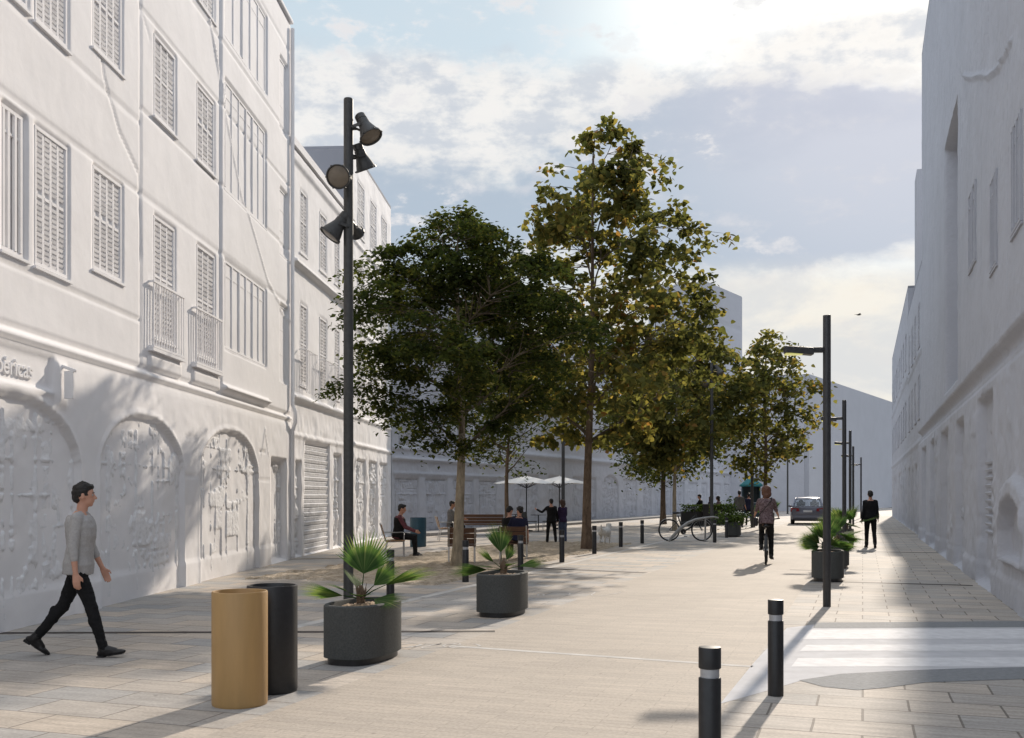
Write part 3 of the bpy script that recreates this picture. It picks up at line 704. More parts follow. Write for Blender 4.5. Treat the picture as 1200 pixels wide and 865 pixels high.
# ---- back of the square, wall A and B
c4, s4 = math.sin(R(23.4)), math.cos(R(23.4))
PA = Vector((-4.70, 40.03)); PB = PA+Vector((c4, s4))*11.0; PC = PA+Vector((c4, s4))*70.6
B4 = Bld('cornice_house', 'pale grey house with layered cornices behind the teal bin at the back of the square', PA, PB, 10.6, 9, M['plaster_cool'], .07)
B4.rough = .02
for z0, z1, h_ in ((2.42, 2.5, .08), (2.98, 3.12, .14), (3.42, 3.50, .1), (7.2, 7.35, .1), (10.2, 10.5, .12)): B4.ridge(.05, B4.L-.05, z0, z1, h_, .08)
for k in range(4):
    x0 = .6+2.6*k
    for zb, zt in ((3.75, 5.9), (7.6, 9.4)): window(B4, x0, x0+1.2, zb, zt, 'louver', .10, cols=2, pitch=.12)
    B4.recess(x0-.35, x0+1.6, .05, 2.25, .12)
B4.wall(33, .02, 3.0)
for k in range(4): shopfront(B4, .27+2.6*k, 2.18+2.6*k, 2.24, .12, 80+k, None, .04, M['plaster_cool'], 3)
mb = MB(); mb.box((B4.L/2, 4.5, 10.66), (B4.L-.02, 9, .1)); mb.build('roof', M['plaster_side'], B4.root)
PB2 = PB+Vector((c4, s4))*.02
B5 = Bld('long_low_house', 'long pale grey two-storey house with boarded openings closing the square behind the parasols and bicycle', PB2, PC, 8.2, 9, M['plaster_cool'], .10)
B5.rough = .025
for z0, z1, h_ in ((3.55, 3.75, .16), (7.9, 8.15, .14)): B5.ridge(.05, B5.L-.05, z0, z1, h_, .1)
xx = 1.2; k = 0; ops = []
a0, a1 = B5.X(706), B5.X(725); ops.append((a0, a1, 'a'))
while xx < B5.L-3:
    w_ = (3.2, 2.2, 4.2, 2.6)[k % 4]
    if not (xx < a1+.4 and xx+w_ > a0-.4): ops.append((xx, xx+w_, 'r'))
    xx += w_+1.5; k += 1
for x0, x1, t in ops:
    if t == 'a': B5.dfs.append(lambda X, Z, d, a=(x0, x1): d-.18*archmask(X, Z, a[0], a[1], 2.0, .8, .1))
    else: B5.recess(x0, x1, .05, 2.6, .15, .1)
for k in range(17):
    x0 = 1.5+3.4*k
    if x0+1.2 < B5.L: window(B5, x0, x0+1.2, 4.5, 6.6, 'louver', .10, cols=2, pitch=.14)
B5.wall(43, .02, 3.4)
for i, (x0, x1, t) in enumerate(ops):
    shopfront(B5, x0, x1, 2.59 if t == 'r' else 2.8, .15, 90+i, None if t == 'r' else (2.0, .8), .05, M['plaster_cool'], 4)
mb = MB(); mb.box((B5.L/2, 4.5, 8.26), (B5.L-.02, 9, .1)); mb.build('roof', M['plaster_side'], B5.root)
# raised footway in front of it
mb = MB(); a, b_ = PA+Vector((c4, s4))*.2, PC; nrm = Vector((s4, -c4))
mb.prism([(a.x, a.y), (b_.x, b_.y), (b_.x+nrm.x*1.6, b_.y+nrm.y*1.6), (a.x+nrm.x*1.6, a.y+nrm.y*1.6)][::-1], -.02, .12)
tag(mb.build('raised_footway', M['foot']), kind='structure')

# ---- boxy blocks rising behind
def block(name, label, P, Q, H, depth, m, lines=(), group=None):
    b = Bld(name, label, P, Q, H, depth, m, .25)
    for z_ in lines: b.ridge(.3, b.L-.3, z_, z_+.22, -.12, .12)
    b.rough = .01; b.res = .22 if b.L < 45 else .35; b.wall(int(P[0]*7) % 50+5); 
    mb = MB(); mb.box((b.L/2, depth/2, H+.06), (b.L-.05, depth-.05, .12)); mb.build('roof', m, b.root)
    return b
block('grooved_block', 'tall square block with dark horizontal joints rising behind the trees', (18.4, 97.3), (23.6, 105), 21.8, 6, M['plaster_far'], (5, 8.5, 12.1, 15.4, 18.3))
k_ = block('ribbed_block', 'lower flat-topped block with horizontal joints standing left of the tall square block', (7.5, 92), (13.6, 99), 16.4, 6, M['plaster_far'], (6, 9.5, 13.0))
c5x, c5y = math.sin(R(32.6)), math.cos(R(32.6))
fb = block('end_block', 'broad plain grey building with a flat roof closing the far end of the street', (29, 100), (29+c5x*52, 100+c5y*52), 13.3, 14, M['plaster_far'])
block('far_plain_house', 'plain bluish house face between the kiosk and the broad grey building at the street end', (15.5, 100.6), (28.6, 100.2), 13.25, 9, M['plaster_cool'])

# ---- right side of the street: runs towards the camera so its street face is local -y
def RB(name, label, v0, v1, H, depth, m, res=.06): 
    P, Q = S(UW, v1), S(UW, v0); return Bld(name, label, (P.x, P.y), (Q.x, Q.y), H, depth, m, res)
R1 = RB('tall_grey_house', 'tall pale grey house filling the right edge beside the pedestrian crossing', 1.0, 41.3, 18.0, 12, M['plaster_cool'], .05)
def Z1r(a, b_): x, y = R1.X(a), R1.X(b_); return (min(x, y), max(x, y))
R1.rough = .014
R1.ridge(.05, R1.L-.05, 3.88, 4.02, .16, .1); R1.ridge(.05, R1.L-.05, 3.60, 3.66, .08, .06)
R1.dfs.append(lambda X, Z, d: d+.10*np.clip((3.6-Z)/.1, 0, 1)+.03*np.clip((.4-Z)/.05, 0, 1))
x0, x1 = Z1r(1107, 1122); R1.recess(x0, x1, 4.35, 10.9, .55, .1)
ro = [(1152, 1170, 3.3), (1125, 1136, 3.2), (1107, 1117, 3.24), (1094, 1100, 3.2), (1084, 1089, 3.2)]
for a, bq, zt in ro: x0, x1 = Z1r(a, bq); R1.recess(x0, x1, .05, zt, .16)
x0, x1 = Z1r(1186, 1215); R1.dfs.append(lambda X, Z, d, a=(x0, x1): d+.10*archmask(X, Z, a[0]-.1, a[1]+.1, 1.15, .7, .06, .62)-.22*archmask(X, Z, a[0], a[1], 1.0, .55, .06, .7))
for pa, pb, z0, z1 in ((1161, 1169, 5.4, 7.0), (1136, 1144, 6.2, 7.8), (1186, 1198, 5.4, 7.0)):
    x0, x1 = Z1r(pa, pb); window(R1, x0, x1, z0, z1, 'vertical', .035, cols=3)
for px in (1125, 1150, 1181): R1.groove([(R1.X(px), 3.6 if px != 1125 else .3), (R1.X(px), 17)], .07, -.04)
R1.groove([(R1.X(1130), 10.75), (R1.X(1140), 10.0), (R1.X(1150), 9.45), (R1.X(1160), 8.9), (R1.X(1172), 8.5), (R1.X(1186), 8.35)], .05, .07)
for k in range(26):
    q = random.Random(k*7+3); x = q.uniform(R1.L-34, R1.L-8); z = q.uniform(.4, 3.3); R1.ridge(x, x+q.uniform(.15, .7), z, z+q.uniform(.15, .9), q.uniform(-.04, .05), .03)
for k in range(16):
    q = random.Random(k*11+5); x = q.uniform(R1.L-36, R1.L-6); z = q.uniform(4.2, 12); R1.groove([(x, z), (x+q.uniform(-.1, .1), z+q.uniform(.8, 3))], .03, q.choice((-.02, .025)))
R1.dfs.append(lambda X, Z, d: d+.035*np.clip(vnoise(X+50, Z+50, 1.7, 71)*5-.6, 0, 1)*np.clip((3.5-Z)*4, 0, 1)*(vnoise(X+50, Z+50, .13, 72)+vnoise(X+50, Z+50, .28, 73))*2)
R1.wall(53, .02, 3.6)
x0, x1 = Z1r(1152, 1170); xm = x0+.0; mb = MB()
for k in range(10): mb.box(((x0+x1)/2-.1, .04, .95+.105*k*1.3), ((x1-x0)*.62, .08, .055), rot=Euler((R(20), 0, 0)))
mb.build('vent_louvre', M['plaster_cool'], R1.root, bevel=.01)
for i, (a, bq, zt) in enumerate(ro): x0, x1 = Z1r(a, bq); shopfront(R1, x0, x1, zt-.01, .16, 140+i, None, .05, M['plaster_cool'], 3, name='door')
mb = MB(); mb.box((R1.L/2, 6, 18.06), (R1.L-.02, 12, .12)); mb.build('roof', M['plaster_side'], R1.root)
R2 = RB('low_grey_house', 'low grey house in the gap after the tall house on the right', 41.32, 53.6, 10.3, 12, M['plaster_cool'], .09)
for z_ in (3.6, 7.0): R2.ridge(.05, R2.L-.05, z_, z_+.12, .07, .1)
for k in range(4):
    for zb in (4.6, 7.4): window(R2, 1+2.9*k, 2.2+2.9*k, zb, zb+1.7, 'louver', .06, cols=2, pitch=.12)
    R2.recess(.8+2.9*k, 2.6+2.9*k, .05, 2.8, .16, .09)
R2.rough = .03; R2.wall(63, .03, 3.5)
mb = MB(); mb.box((R2.L/2, 6, 10.36), (R2.L-.02, 12, .12)); mb.build('roof', M['plaster_side'], R2.root)
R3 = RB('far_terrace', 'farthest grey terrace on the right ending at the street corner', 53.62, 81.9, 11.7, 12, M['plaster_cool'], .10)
for z_ in (3.6, 7.3): R3.ridge(.05, R3.L-.05, z_, z_+.12, .07, .1)
for k in range(9):
    for zb in (4.6, 8.0): window(R3, 1+3.0*k, 2.2+3.0*k, zb, zb+1.8, 'louver', .06, cols=2, pitch=.12)
    R3.recess(.8+3.0*k, 2.6+3.0*k, .05, 2.8, .16, .1)
R3.rough = .03; R3.wall(73, .03, 3.5)
mb = MB(); mb.box((R3.L/2, 6, 11.76), (R3.L-.02, 12, .12)); mb.build('roof', M['plaster_side'], R3.root)
t_ = RB('narrow_tower', 'narrow flat-topped tower block behind the low house, beside the tall house', 51.4, 53.5, 16.7, 8, M['plaster_far'], .2)
t_.root.location = S(UW+.3, 53.5, 0); t_.wall(3)
mb = MB(); mb.box((t_.L/2, 4, 16.76), (t_.L-.02, 8, .12)); mb.build('roof', M['plaster_far'], t_.root)
# ------------------------------------------------------------------ bins
def bin_(name, label, c, r, h, m, group=None, rim=None):
    t = thing(name, label, 'bin', c, 0, group)
    mb = MB(); mb.lathe([(r*.97, 0), (r*.985, .008), (r, .02), (r, h-.01), (r-.004, h), (r-.014, h), (r-.018, h-.01), (r-.018, h-.35), (0, h-.36)], 64)
    mb.build('shell', m, t, smooth=True)
    mb = MB(); mb.lathe([(r-.018, h-.05), (r-.05, h-.055), (r-.05, h-.07), (r-.018, h-.075)], 48); mb.build('inner_ring', m, t, smooth=True)
    mb = MB(); mb.lathe([(r-.03, .0), (r-.03, -.0), (r-.05, .012)], 32)
    return t
bin_('litter_bin', 'tan cylindrical litter bin in front of the black one near the walking man', D(281, 7.84), .209, .865, M['tan_bin'], 'litter bins on the plaza')
bin_('litter_bin', 'black cylindrical litter bin half hidden behind the tan one', D(319, 8.36), .203, .865, M['black_metal'], 'litter bins on the plaza')
bin_('litter_bin', 'teal blue litter bin beside the seated man near the back of the plaza', D(490, 31.6), .25, .90, M['teal_bin'], 'litter bins on the plaza')

# ------------------------------------------------------------------ planters with fan palms
def stadium(w_, l_, k, n=14):
    a_, b_ = w_/2-k, l_/2-k; N_ = 64; e = .72
    return [(a_*math.copysign(abs(math.cos(2*math.pi*i/N_))**e, math.cos(2*math.pi*i/N_)), b_*math.copysign(abs(math.sin(2*math.pi*i/N_))**e, math.sin(2*math.pi*i/N_))) for i in range(N_)]
def make_planter(label, group, w_=.58, l_=.98, h=.56):
    t = thing('planter', label, 'planter', (0, 0, 0), -TH, group)
    mb = MB(); rings = [(0.0, .065), (-.0, .065), (0, .085), (0, h-.012), (.012, h), (.045, h), (.052, h-.012), (.055, h-.12)]
    n = len(stadium(1, 2, 0))
    for k, z in rings: mb.v += [(x, y, z) for x, y in stadium(w_, l_, k)]
    for q in range(len(rings)-1): mb.f += [(q*n+i, q*n+(i+1) % n, (q+1)*n+(i+1) % n, (q+1)*n+i) for i in range(n)]
    mb.f.append(tuple(range(n))[::-1]); mb.build('body', M['planter'], t, smooth=True)
    mb = MB(); mb.prism(stadium(w_, l_, .035), 0, .064); mb.build('plinth', M['black_metal'], t, smooth=True)
    # lumpy soil
    P = []; F = []; m_ = 10
    for q in range(m_+1): P += [(x*q/m_, y*q/m_, h-.055+.02*math.sin(x*31+q*2.1)*math.cos(y*23+q)+.03*(1-q/m_)) for x, y in stadium(w_, l_, .056)]
    for q in range(m_): F += [(q*n+i, q*n+(i+1) % n, (q+1)*n+(i+1) % n, (q+1)*n+i) for i in range(n)]
    s_ = MB(); s_.add(P, F); s_.build('soil', M['soil'], t, smooth=True)
    return t
def frond(t, az_, el_, plen, flen, spread, fold, droop, twist=0.0, seed=0, nseg=26):
    """one fan leaf: stalk and pleated blade split into pointed fingers"""
    r = random.Random(seed)
    d0 = Vector((math.cos(az_)*math.cos(el_), math.sin(az_)*math.cos(el_), math.sin(el_)))
    pts = [Vector((0, 0, 0))]; d = d0.copy(); p = pts[0].copy()
    for i in range(7): p = p+d*plen/7; d = (d+Vector((0, 0, -droop*.05))).normalized(); pts.append(p.copy())
    st = MB(); st.tube(pts, [.0085-.0006*i for i in range(8)], 6)
    fr = st.build('frond', M['leaf_palm'], t, smooth=True); fr.location = (0, 0, 0)
    side = d.cross(Vector((0, 0, 1)))
    side = side.normalized() if side.length > .1 else Vector((1, 0, 0))
    side = (Matrix.Rotation(twist, 3, d)@side).normalized(); nrm = side.cross(d).normalized()
    V = []; F = []; T = []; hub = pts[-1]
    for k in range(nseg):
        a = (k/(nseg-1)-.5)*spread; L_ = flen*(1-.25*abs(a/spread*2)**2)*r.uniform(.93, 1.05)
        dirv = (d*math.cos(a)+side*math.sin(a)).normalized(); up = nrm
        dirv = (dirv+up*fold*abs(math.sin(a))).normalized(); ac = dirv.cross(up).normalized()
        hw = L_*spread/nseg*.50; q = hub.copy(); dv = dirv.copy(); prev = None; ns = 7
        dr = droop*r.uniform(.7, 1.3); tint = min(1, max(0, .5+r.uniform(-.3, .25)-.3*abs(a)))
        for j in range(ns+1):
            s_ = j/ns; wd = hw*(min(1, s_*2.2+.06))*(1 if s_ < .42 else max(.03, (1-s_)/.58)**1.15); zoff = up*(.35*wd)
            i0 = len(V); V += [q-ac*wd, q+zoff*.9, q+ac*wd]; T += [tint+.25*s_*s_]*3
            if prev is not None: F += [(prev, prev+1, i0+1, i0), (prev+1, prev+2, i0+2, i0+1)]
            prev = i0; q = q+dv*L_/ns
            if s_ > .35: dv = (dv+Vector((0, 0, -dr*.22*(s_-.2)))+ac*r.uniform(-.03, .03)).normalized()
    o = np_mesh('blade', np.array([tuple(v) for v in V]), np.array(F), M['leaf_palm'], fr, T, smooth=False)
    return fr
def palm(label, loc, rz, specs, scale, group, seed=0):
    t = thing('fan_palm', label, 'palm', loc, rz, group)
    st = MB(); r = random.Random(seed)
    st.lathe([(.035*scale, -.08), (.045*scale, 0), (.042*scale, .08), (.034*scale, .16), (.02*scale, .21), (0, .22)], 12)
    for i in range(16):
        a = r.uniform(0, 6.28); z = r.uniform(.0, .14); st.cone((.03*math.cos(a)*scale, .03*math.sin(a)*scale, z), (.055*math.cos(a)*scale, .055*math.sin(a)*scale, z+.12), .010, .002, 5)
    st.build('stem', M['palm_stem'], t)
    for i, sp_ in enumerate(specs):
        fr = frond(t, *sp_, seed=seed*31+i); fr.location = (0, 0, .08*scale)
    return t
PG = 'stadium-shaped planters along the road'; FG = 'fan palms growing in the planters'
pl1 = make_planter('stadium-shaped dark planter behind the two bins, nearest one on the left of the road', PG); pl1.location = D(426, 10.0)
pl2 = copy_tree(pl1, D(589, 13.75), label='stadium-shaped dark planter left of the road, second behind the bins')
pl3 = copy_tree(pl1, D(970, 19.2), label='dark planter right of the road just behind the nearest arm lamp')
pl4 = copy_tree(pl1, D(979, 22.6), label='dark planter right of the road, second in the row behind the nearest arm lamp')
pl5 = copy_tree(pl1, D(989, 31.5), label='dark planter right of the road, third in the row, beside the man in black')
pl6 = copy_tree(pl1, D(859, 39.2), label='dark planter with white flowers behind the two close bollards near the parked bicycle')
pl7 = copy_tree(pl1, S(-5.2, 62), label='far dark planter on the left of the silver car')
# (azimuth, elevation, stalk, blade, spread, fold, droop, twist)
sp1 = [(R(68), R(78), .25, .45, R(118), .05, .10, R(20)), (R(176), R(14), .18, .48, R(56), .12, .4, R(38)), (R(-4), R(38), .28, .56, R(46), .2, 1.15, R(-30)),
       (R(-28), R(10), .16, .36, R(95), .12, .8, R(20)), (R(20), R(50), .18, .34, R(70), .3, .8, R(60)), (R(200), R(36), .14, .26, R(90), .2, .8, R(0)),
       (R(-80), R(30), .08, .22, R(110), .2, 1.0, 0), (R(120), R(45), .16, .28, R(90), .2, .7, R(30))]
palm('young fan palm with one upright fan and long low fronds in the nearest left planter', D(423, 10.02, .50), 0, sp1, 1, FG, 3)
sp2 = [(R(110), R(66), .26, .46, R(85), .15, .25, R(8)), (R(188), R(6), .22, .54, R(58), .15, .45, R(38)), (R(4), R(18), .22, .40, R(50), .2, .5, R(35)),
       (R(150), R(38), .18, .34, R(60), .3, .5, R(50)), (R(60), R(60), .16, .26, R(60), .3, .3, R(50)), (R(-60), R(35), .12, .2, R(80), .2, .9, 0), (R(215), R(20), .16, .30, R(70), .2, .7, 0)]
palm('young fan palm leaning left in the second planter left of the road', D(590, 13.8, .50), 0, sp2, 1.05, FG, 8)
def rspec(n, k, seed):
    r = random.Random(seed); return [(R(360*i/n+r.uniform(-20, 20)), R(r.uniform(10, 70)), r.uniform(.14, .28)*k, r.uniform(.32, .46)*k, R(r.uniform(90, 150)), .15, r.uniform(.5, 1.1), R(r.uniform(-40, 40))) for i in range(n)]
palm('bushy fan palm with drooping fronds right behind the nearest arm lamp', D(970, 19.2, .5), 0, [(R(165+12*q), R(22+9*(q % 3)), .20, .42, R(85), .15, .7, R(50*(-1)**q)) for q in range(4)]+rspec(8, 1.0, 4), 1.0, FG, 14)
palm('bushy fan palm in the second planter behind the nearest arm lamp', D(981, 22.6, .5), 1, rspec(8, 1.15, 5), 1.1, FG, 15)
palm('tall yellowish fan palm beside the man in black', D(992, 31.5, .5), 2, rspec(9, 1.55, 6), 1.2, FG, 16)
palm('small bushy palm in the far planter left of the silver car', S(-5.2, 62, .5), 2, rspec(11, 1.5, 7), 1.3, FG, 17)

def leaf_cloud(name, pts, size, m, parent, drop=.3, seed=1, shape='leaf', jitter=.35):
    """many single leaves, one mesh; pts (n,3)"""
    r = np.random.default_rng(seed); n = len(pts)
    if shape == 'leaf': T = np.array([(0, 0, 0), (.32, .45, .06), (0, 1.0, -.1), (-.32, .45, .06)]); F0 = np.array([(0, 1, 2, 3)])
    else: T = np.array([(0, 0, 0), (.52, .12, -.05), (.42, .58, -.14), (.0, 1.05, -.22), (-.42, .58, -.14), (-.52, .12, -.05), (0, .42, .03)]); F0 = np.array([(0, 1, 2, 6), (6, 2, 3, 4), (0, 6, 4, 5)])
    a = r.uniform(0, 2*np.pi, n); tl = np.clip(r.normal(drop, .38, n), -.6, 1.4); rl = r.normal(0, .5, n)
    s = size*r.uniform(1-jitter, 1+jitter, n)
    ca, sa, ct_, st_, cr, sr = np.cos(a), np.sin(a), np.cos(-tl), np.sin(-tl), np.cos(rl), np.sin(rl)
    X = T[None, :, 0]*s[:, None]; Y = T[None, :, 1]*s[:, None]; Z = T[None, :, 2]*s[:, None]
    X, Z = X*cr[:, None]+Z*sr[:, None], -X*sr[:, None]+Z*cr[:, None]
    Y, Z = Y*ct_[:, None]-Z*st_[:, None], Y*st_[:, None]+Z*ct_[:, None]
    X, Y = X*ca[:, None]-Y*sa[:, None], X*sa[:, None]+Y*ca[:, None]
    V = np.stack([X, Y, Z], -1)+pts[:, None, :]
    k = len(T); F = (F0[None]+(np.arange(n)*k)[:, None, None]).reshape(-1, F0.shape[1])
    cl = vnoise(pts[:, 0]+40, pts[:, 2]+pts[:, 1]+40, .8, seed)*.5
    tint = np.repeat(np.clip(r.beta(1.6, 2.2, n)+cl, 0, 1), k)
    return np_mesh(name, V.reshape(-1, 3), F, m, parent, tint)
# flowering shrub in the far left planter
t = thing('flowering_shrub', 'low green shrub with white flowers in the planter by the parked bicycle', 'plant', D(859, 39.2, .5))
st = MB(); rr = random.Random(5)
for i in range(14): a = rr.uniform(0, 6.28); q = rr.uniform(.15, .42); st.tube([(0, 0, 0), (q*.5*math.cos(a), q*.6*math.sin(a), .22), (q*math.cos(a), 1.3*q*math.sin(a), .3+rr.uniform(0, .3))], [.012, .008, .004], 5)
st.build('stems', M['palm_stem'], t)
p_ = rng.normal(0, 1, (900, 3))*np.array([.26, .36, .13])+np.array([-.05, 0, .22]); p_ = np.vstack([p_, rng.normal(0, 1, (260, 3))*np.array([.12, .12, .22])+np.array([-.1, 0, .5])])
leaf_cloud('foliage', p_, .12, M['leaf_green'], t, .1, 3)
fl = rng.normal(0, 1, (70, 3))*np.array([.26, .34, .06])+np.array([.1, -.05, .36]); leaf_cloud('flowers', fl, .09, M['flower'], t, 0, 4)

# ------------------------------------------------------------------ bollards
def make_bollard(label):
    t = thing('bollard', label, 'bollard', (0, 0, 0), 0, 'black cylindrical bollards edging the road')
    mb = MB(); mb.lathe([(.0615, 0), (.0615, .592), (.058, .598), (0, .598)], 40); mb.build('post', M['black_metal'], t, smooth=True)
    mb = MB(); mb.lathe([(.052, .597), (.052, .648)], 40); mb.build('band', M['band'], t, smooth=True)
    mb = MB(); mb.lathe([(0, .647), (.058, .647), (.0615, .651), (.0615, .757), (.059, .764), (.050, .7655), (0, .766)], 40); mb.build('cap', M['black_metal'], t, smooth=True)
    return t
bo = make_bollard('nearest black bollard, cut by the bottom edge of the photo'); bo.location = S(-.795, 5.68)
for p_, lab in ((D(909, 8.17), 'second nearest black bollard, at the corner of the pedestrian crossing'),
                (D(457.5, 15.6), 'black bollard in front of the seated man, behind the first fan palm'),
                (D(545.5, 18.8), 'black bollard in front of the pale tree trunk'),
                (D(610, 21.3), 'black bollard just behind the second planter'),
                (D(658.5, 24.3), 'black bollard in front of the standing couple'),
                (D(696.5, 27.8), 'black bollard touching the right side of the tall tree trunk'),
                (D(727.5, 31.5), 'black bollard just right of the white dog'),
                (D(752.5, 33.8), 'black bollard left of the parked bicycle'),
                (D(837.5, 34.4), 'black bollard at the front wheel of the parked bicycle'),
                (D(851.5, 38.2), 'black bollard touching the planter with white flowers'),
                (D(883.5, 50.6), 'farthest black bollard, left of the cyclist beside a distant lamp post')):
    copy_tree(bo, p_, label=lab)

# ------------------------------------------------------------------ street lamps
def floodlight(parent, at, aim, s=1.0, roll=0.0, m=None):
    """bell-shaped projector aimed along aim"""
    m = m or M['lamp_grey']; aim = Vector(aim).normalized(); q = aim.to_track_quat('Z', 'Y').to_matrix(); at = Vector(at)
    mb = MB(); prof = [(0, -.26), (.075, -.26), (.085, -.25), (.088, -.17), (.082, -.165), (.082, -.15), (.092, -.14), (.095, -.06), (.115, .0), (.145, .08), (.165, .15), (.182, .153), (.184, .185), (.170, .188), (.160, .17)]
    mb.lathe([(r*s, z*s) for r, z in prof], 32, at, q)
    for k in range(6):
        a = k*math.pi/3; c = at+q@Vector((.186*s*math.cos(a), .186*s*math.sin(a), .168*s)); mb.ball(c, .014*s, 8, 6)
    f = mb.build('floodlight', m, parent, smooth=True)
    l_ = MB(); l_.lathe([(.160*s, .165*s), (.10*s, .185*s), (0, .192*s)], 28, at, q); l_.build('lens', M['lens_grey'], f, smooth=True)
    b_ = MB(); tr = q@Vector((1, 0, 0))
    hor = aim.cross(Vector((0, 0, 1))); hor = hor.normalized() if hor.length > .2 else Vector((1, 0, 0))
    base = Vector((0, 0, at.z)); dv = (at-base); dv = dv.normalized()
    for sg in (-1, 1): b_.bar(at+hor*.115*s*sg-aim*.05*s, at-dv*.16*s+hor*.10*s*sg, .012, .045)
    b_.bar(at-dv*.16*s-hor*.105*s, at-dv*.16*s+hor*.105*s, .045, .014); b_.bar(at-dv*.16*s, Vector((dv.x*.06, dv.y*.06, at.z-dv.z*.16)), .05, .03)
    b_.build('bracket', m, f, bevel=.002); return f
t = thing('floodlight_mast', 'tall dark mast with clustered floodlights behind the first planter', 'street lamp', D(408.3, 14.6))
mb = MB(); mb.cone((0, 0, 0), (0, 0, 7.235), .072, .068, 24); mb.cone((0, 0, 7.235), (0, 0, 7.25), .068, .06, 24); mb.build('mast', M['lamp_grey'], t, smooth=True)
mb = MB(); mb.cone((0, 0, 0), (0, 0, .015), .15, .15, 24); mb.build('base_plate', M['lamp_grey'], t)
k_ = 14.6/1200
def fz(py): return 1.6+(580-py)*k_
floodlight(t, (.26, -.02, fz(151)), (.42, -.25, -.80), .92)
floodlight(t, (.17, .20, fz(181)), (.30, .30, -.85), .85)
floodlight(t, (-.07, -.25, fz(212)), (-.06, -.86, -.38), .92)
floodlight(t, (-.16, -.04, fz(267)), (-.55, -.12, -.75), .92)
floodlight(t, (.05, .20, fz(264)), (.25, .90, -.35), .62)

def make_arm_lamp(label):
    t = thing('arm_lamp', label, 'street lamp', (0, 0, 0), 0, 'dark arm lamps standing in a row right of the road')
    mb = MB(); mb.prism([(.055*math.cos(i*math.pi/12), .055*math.sin(i*math.pi/12)) for i in range(24)], 0, 4.17); mb.build('pole', M['dark_metal'], t, smooth=True, bevel=.004)
    mb = MB(); mb.box((-.13, 0, 3.675), (.16, .07, .075)); a = mb.build('arm', M['dark_metal'], t, bevel=.008)
    mb = MB(); mb.add([(-.20, -.09, 3.70), (-.20, .09, 3.70), (-.60, .09, 3.73), (-.60, -.09, 3.73), (-.20, -.09, 3.60), (-.20, .09, 3.60), (-.60, .09, 3.635), (-.60, -.09, 3.635)],
                       [(0, 1, 2, 3), (4, 5, 6, 7), (0, 1, 5, 4), (1, 2, 6, 5), (2, 3, 7, 6), (3, 0, 4, 7)]); h = mb.build('lamp_head', M['dark_metal'], t, bevel=.012)
    mb = MB(); mb.box((-.47, 0, 3.617), (.24, .13, .022)); mb.build('lens', M['lens_yellow'], h, bevel=.005); return t
al = make_arm_lamp('nearest dark arm lamp, standing beside the first planter on the right'); al.location = D(969, 14.66); al.rotation_euler = (0, 0, R(-3))
LV = [29.2, 43.1, 57.0]; LN = ['second arm lamp behind the nearest one, rising out of the palms', 'third arm lamp of the right-hand row, between the second and fourth', 'fourth arm lamp of the right-hand row, close behind the third']
for v_, l_ in zip(LV, LN): copy_tree(al, S(-.47, v_), R(-19), l_)
copy_tree(al, D(1009, 70), R(-19), 'farthest and smallest arm lamp of the row, left of the man in black')
# plain masts standing among the trees
def mast(label, p, h, group='plain lamp posts among the trees'):
    t = thing('lamp_post', label, 'lamp post', p, 0, group)
    mb = MB(); mb.cone((0, 0, 0), (0, 0, h), .075, .065, 16); mb.build('post', M['lamp_grey'], t, smooth=True)
    mb = MB(); mb.cone((0, 0, 0), (0, 0, .02), .15, .15, 16); mb.build('base_plate', M['lamp_grey'], t)
    for q, (x, y, z, ax) in enumerate(((.28, 0, h-.3, (.5, -.2, -.8)), (-.25, -.1, h-.8, (-.5, -.3, -.7)))): floodlight(t, (x, y, z), ax, 1)
    return t
mast('thin lamp post right behind the standing couple and second parasol', D(660, 44), 7.2)
mast('thin lamp post rising behind the wheel of the parked bicycle', D(834, 43.5), 7.2)
mast('thin lamp post left of the cyclist in front of the teal kiosk', D(881.5, 50.0), 7.2)
mast('distant thin lamp post left of the silver car roof', D(923, 86), 7.2)

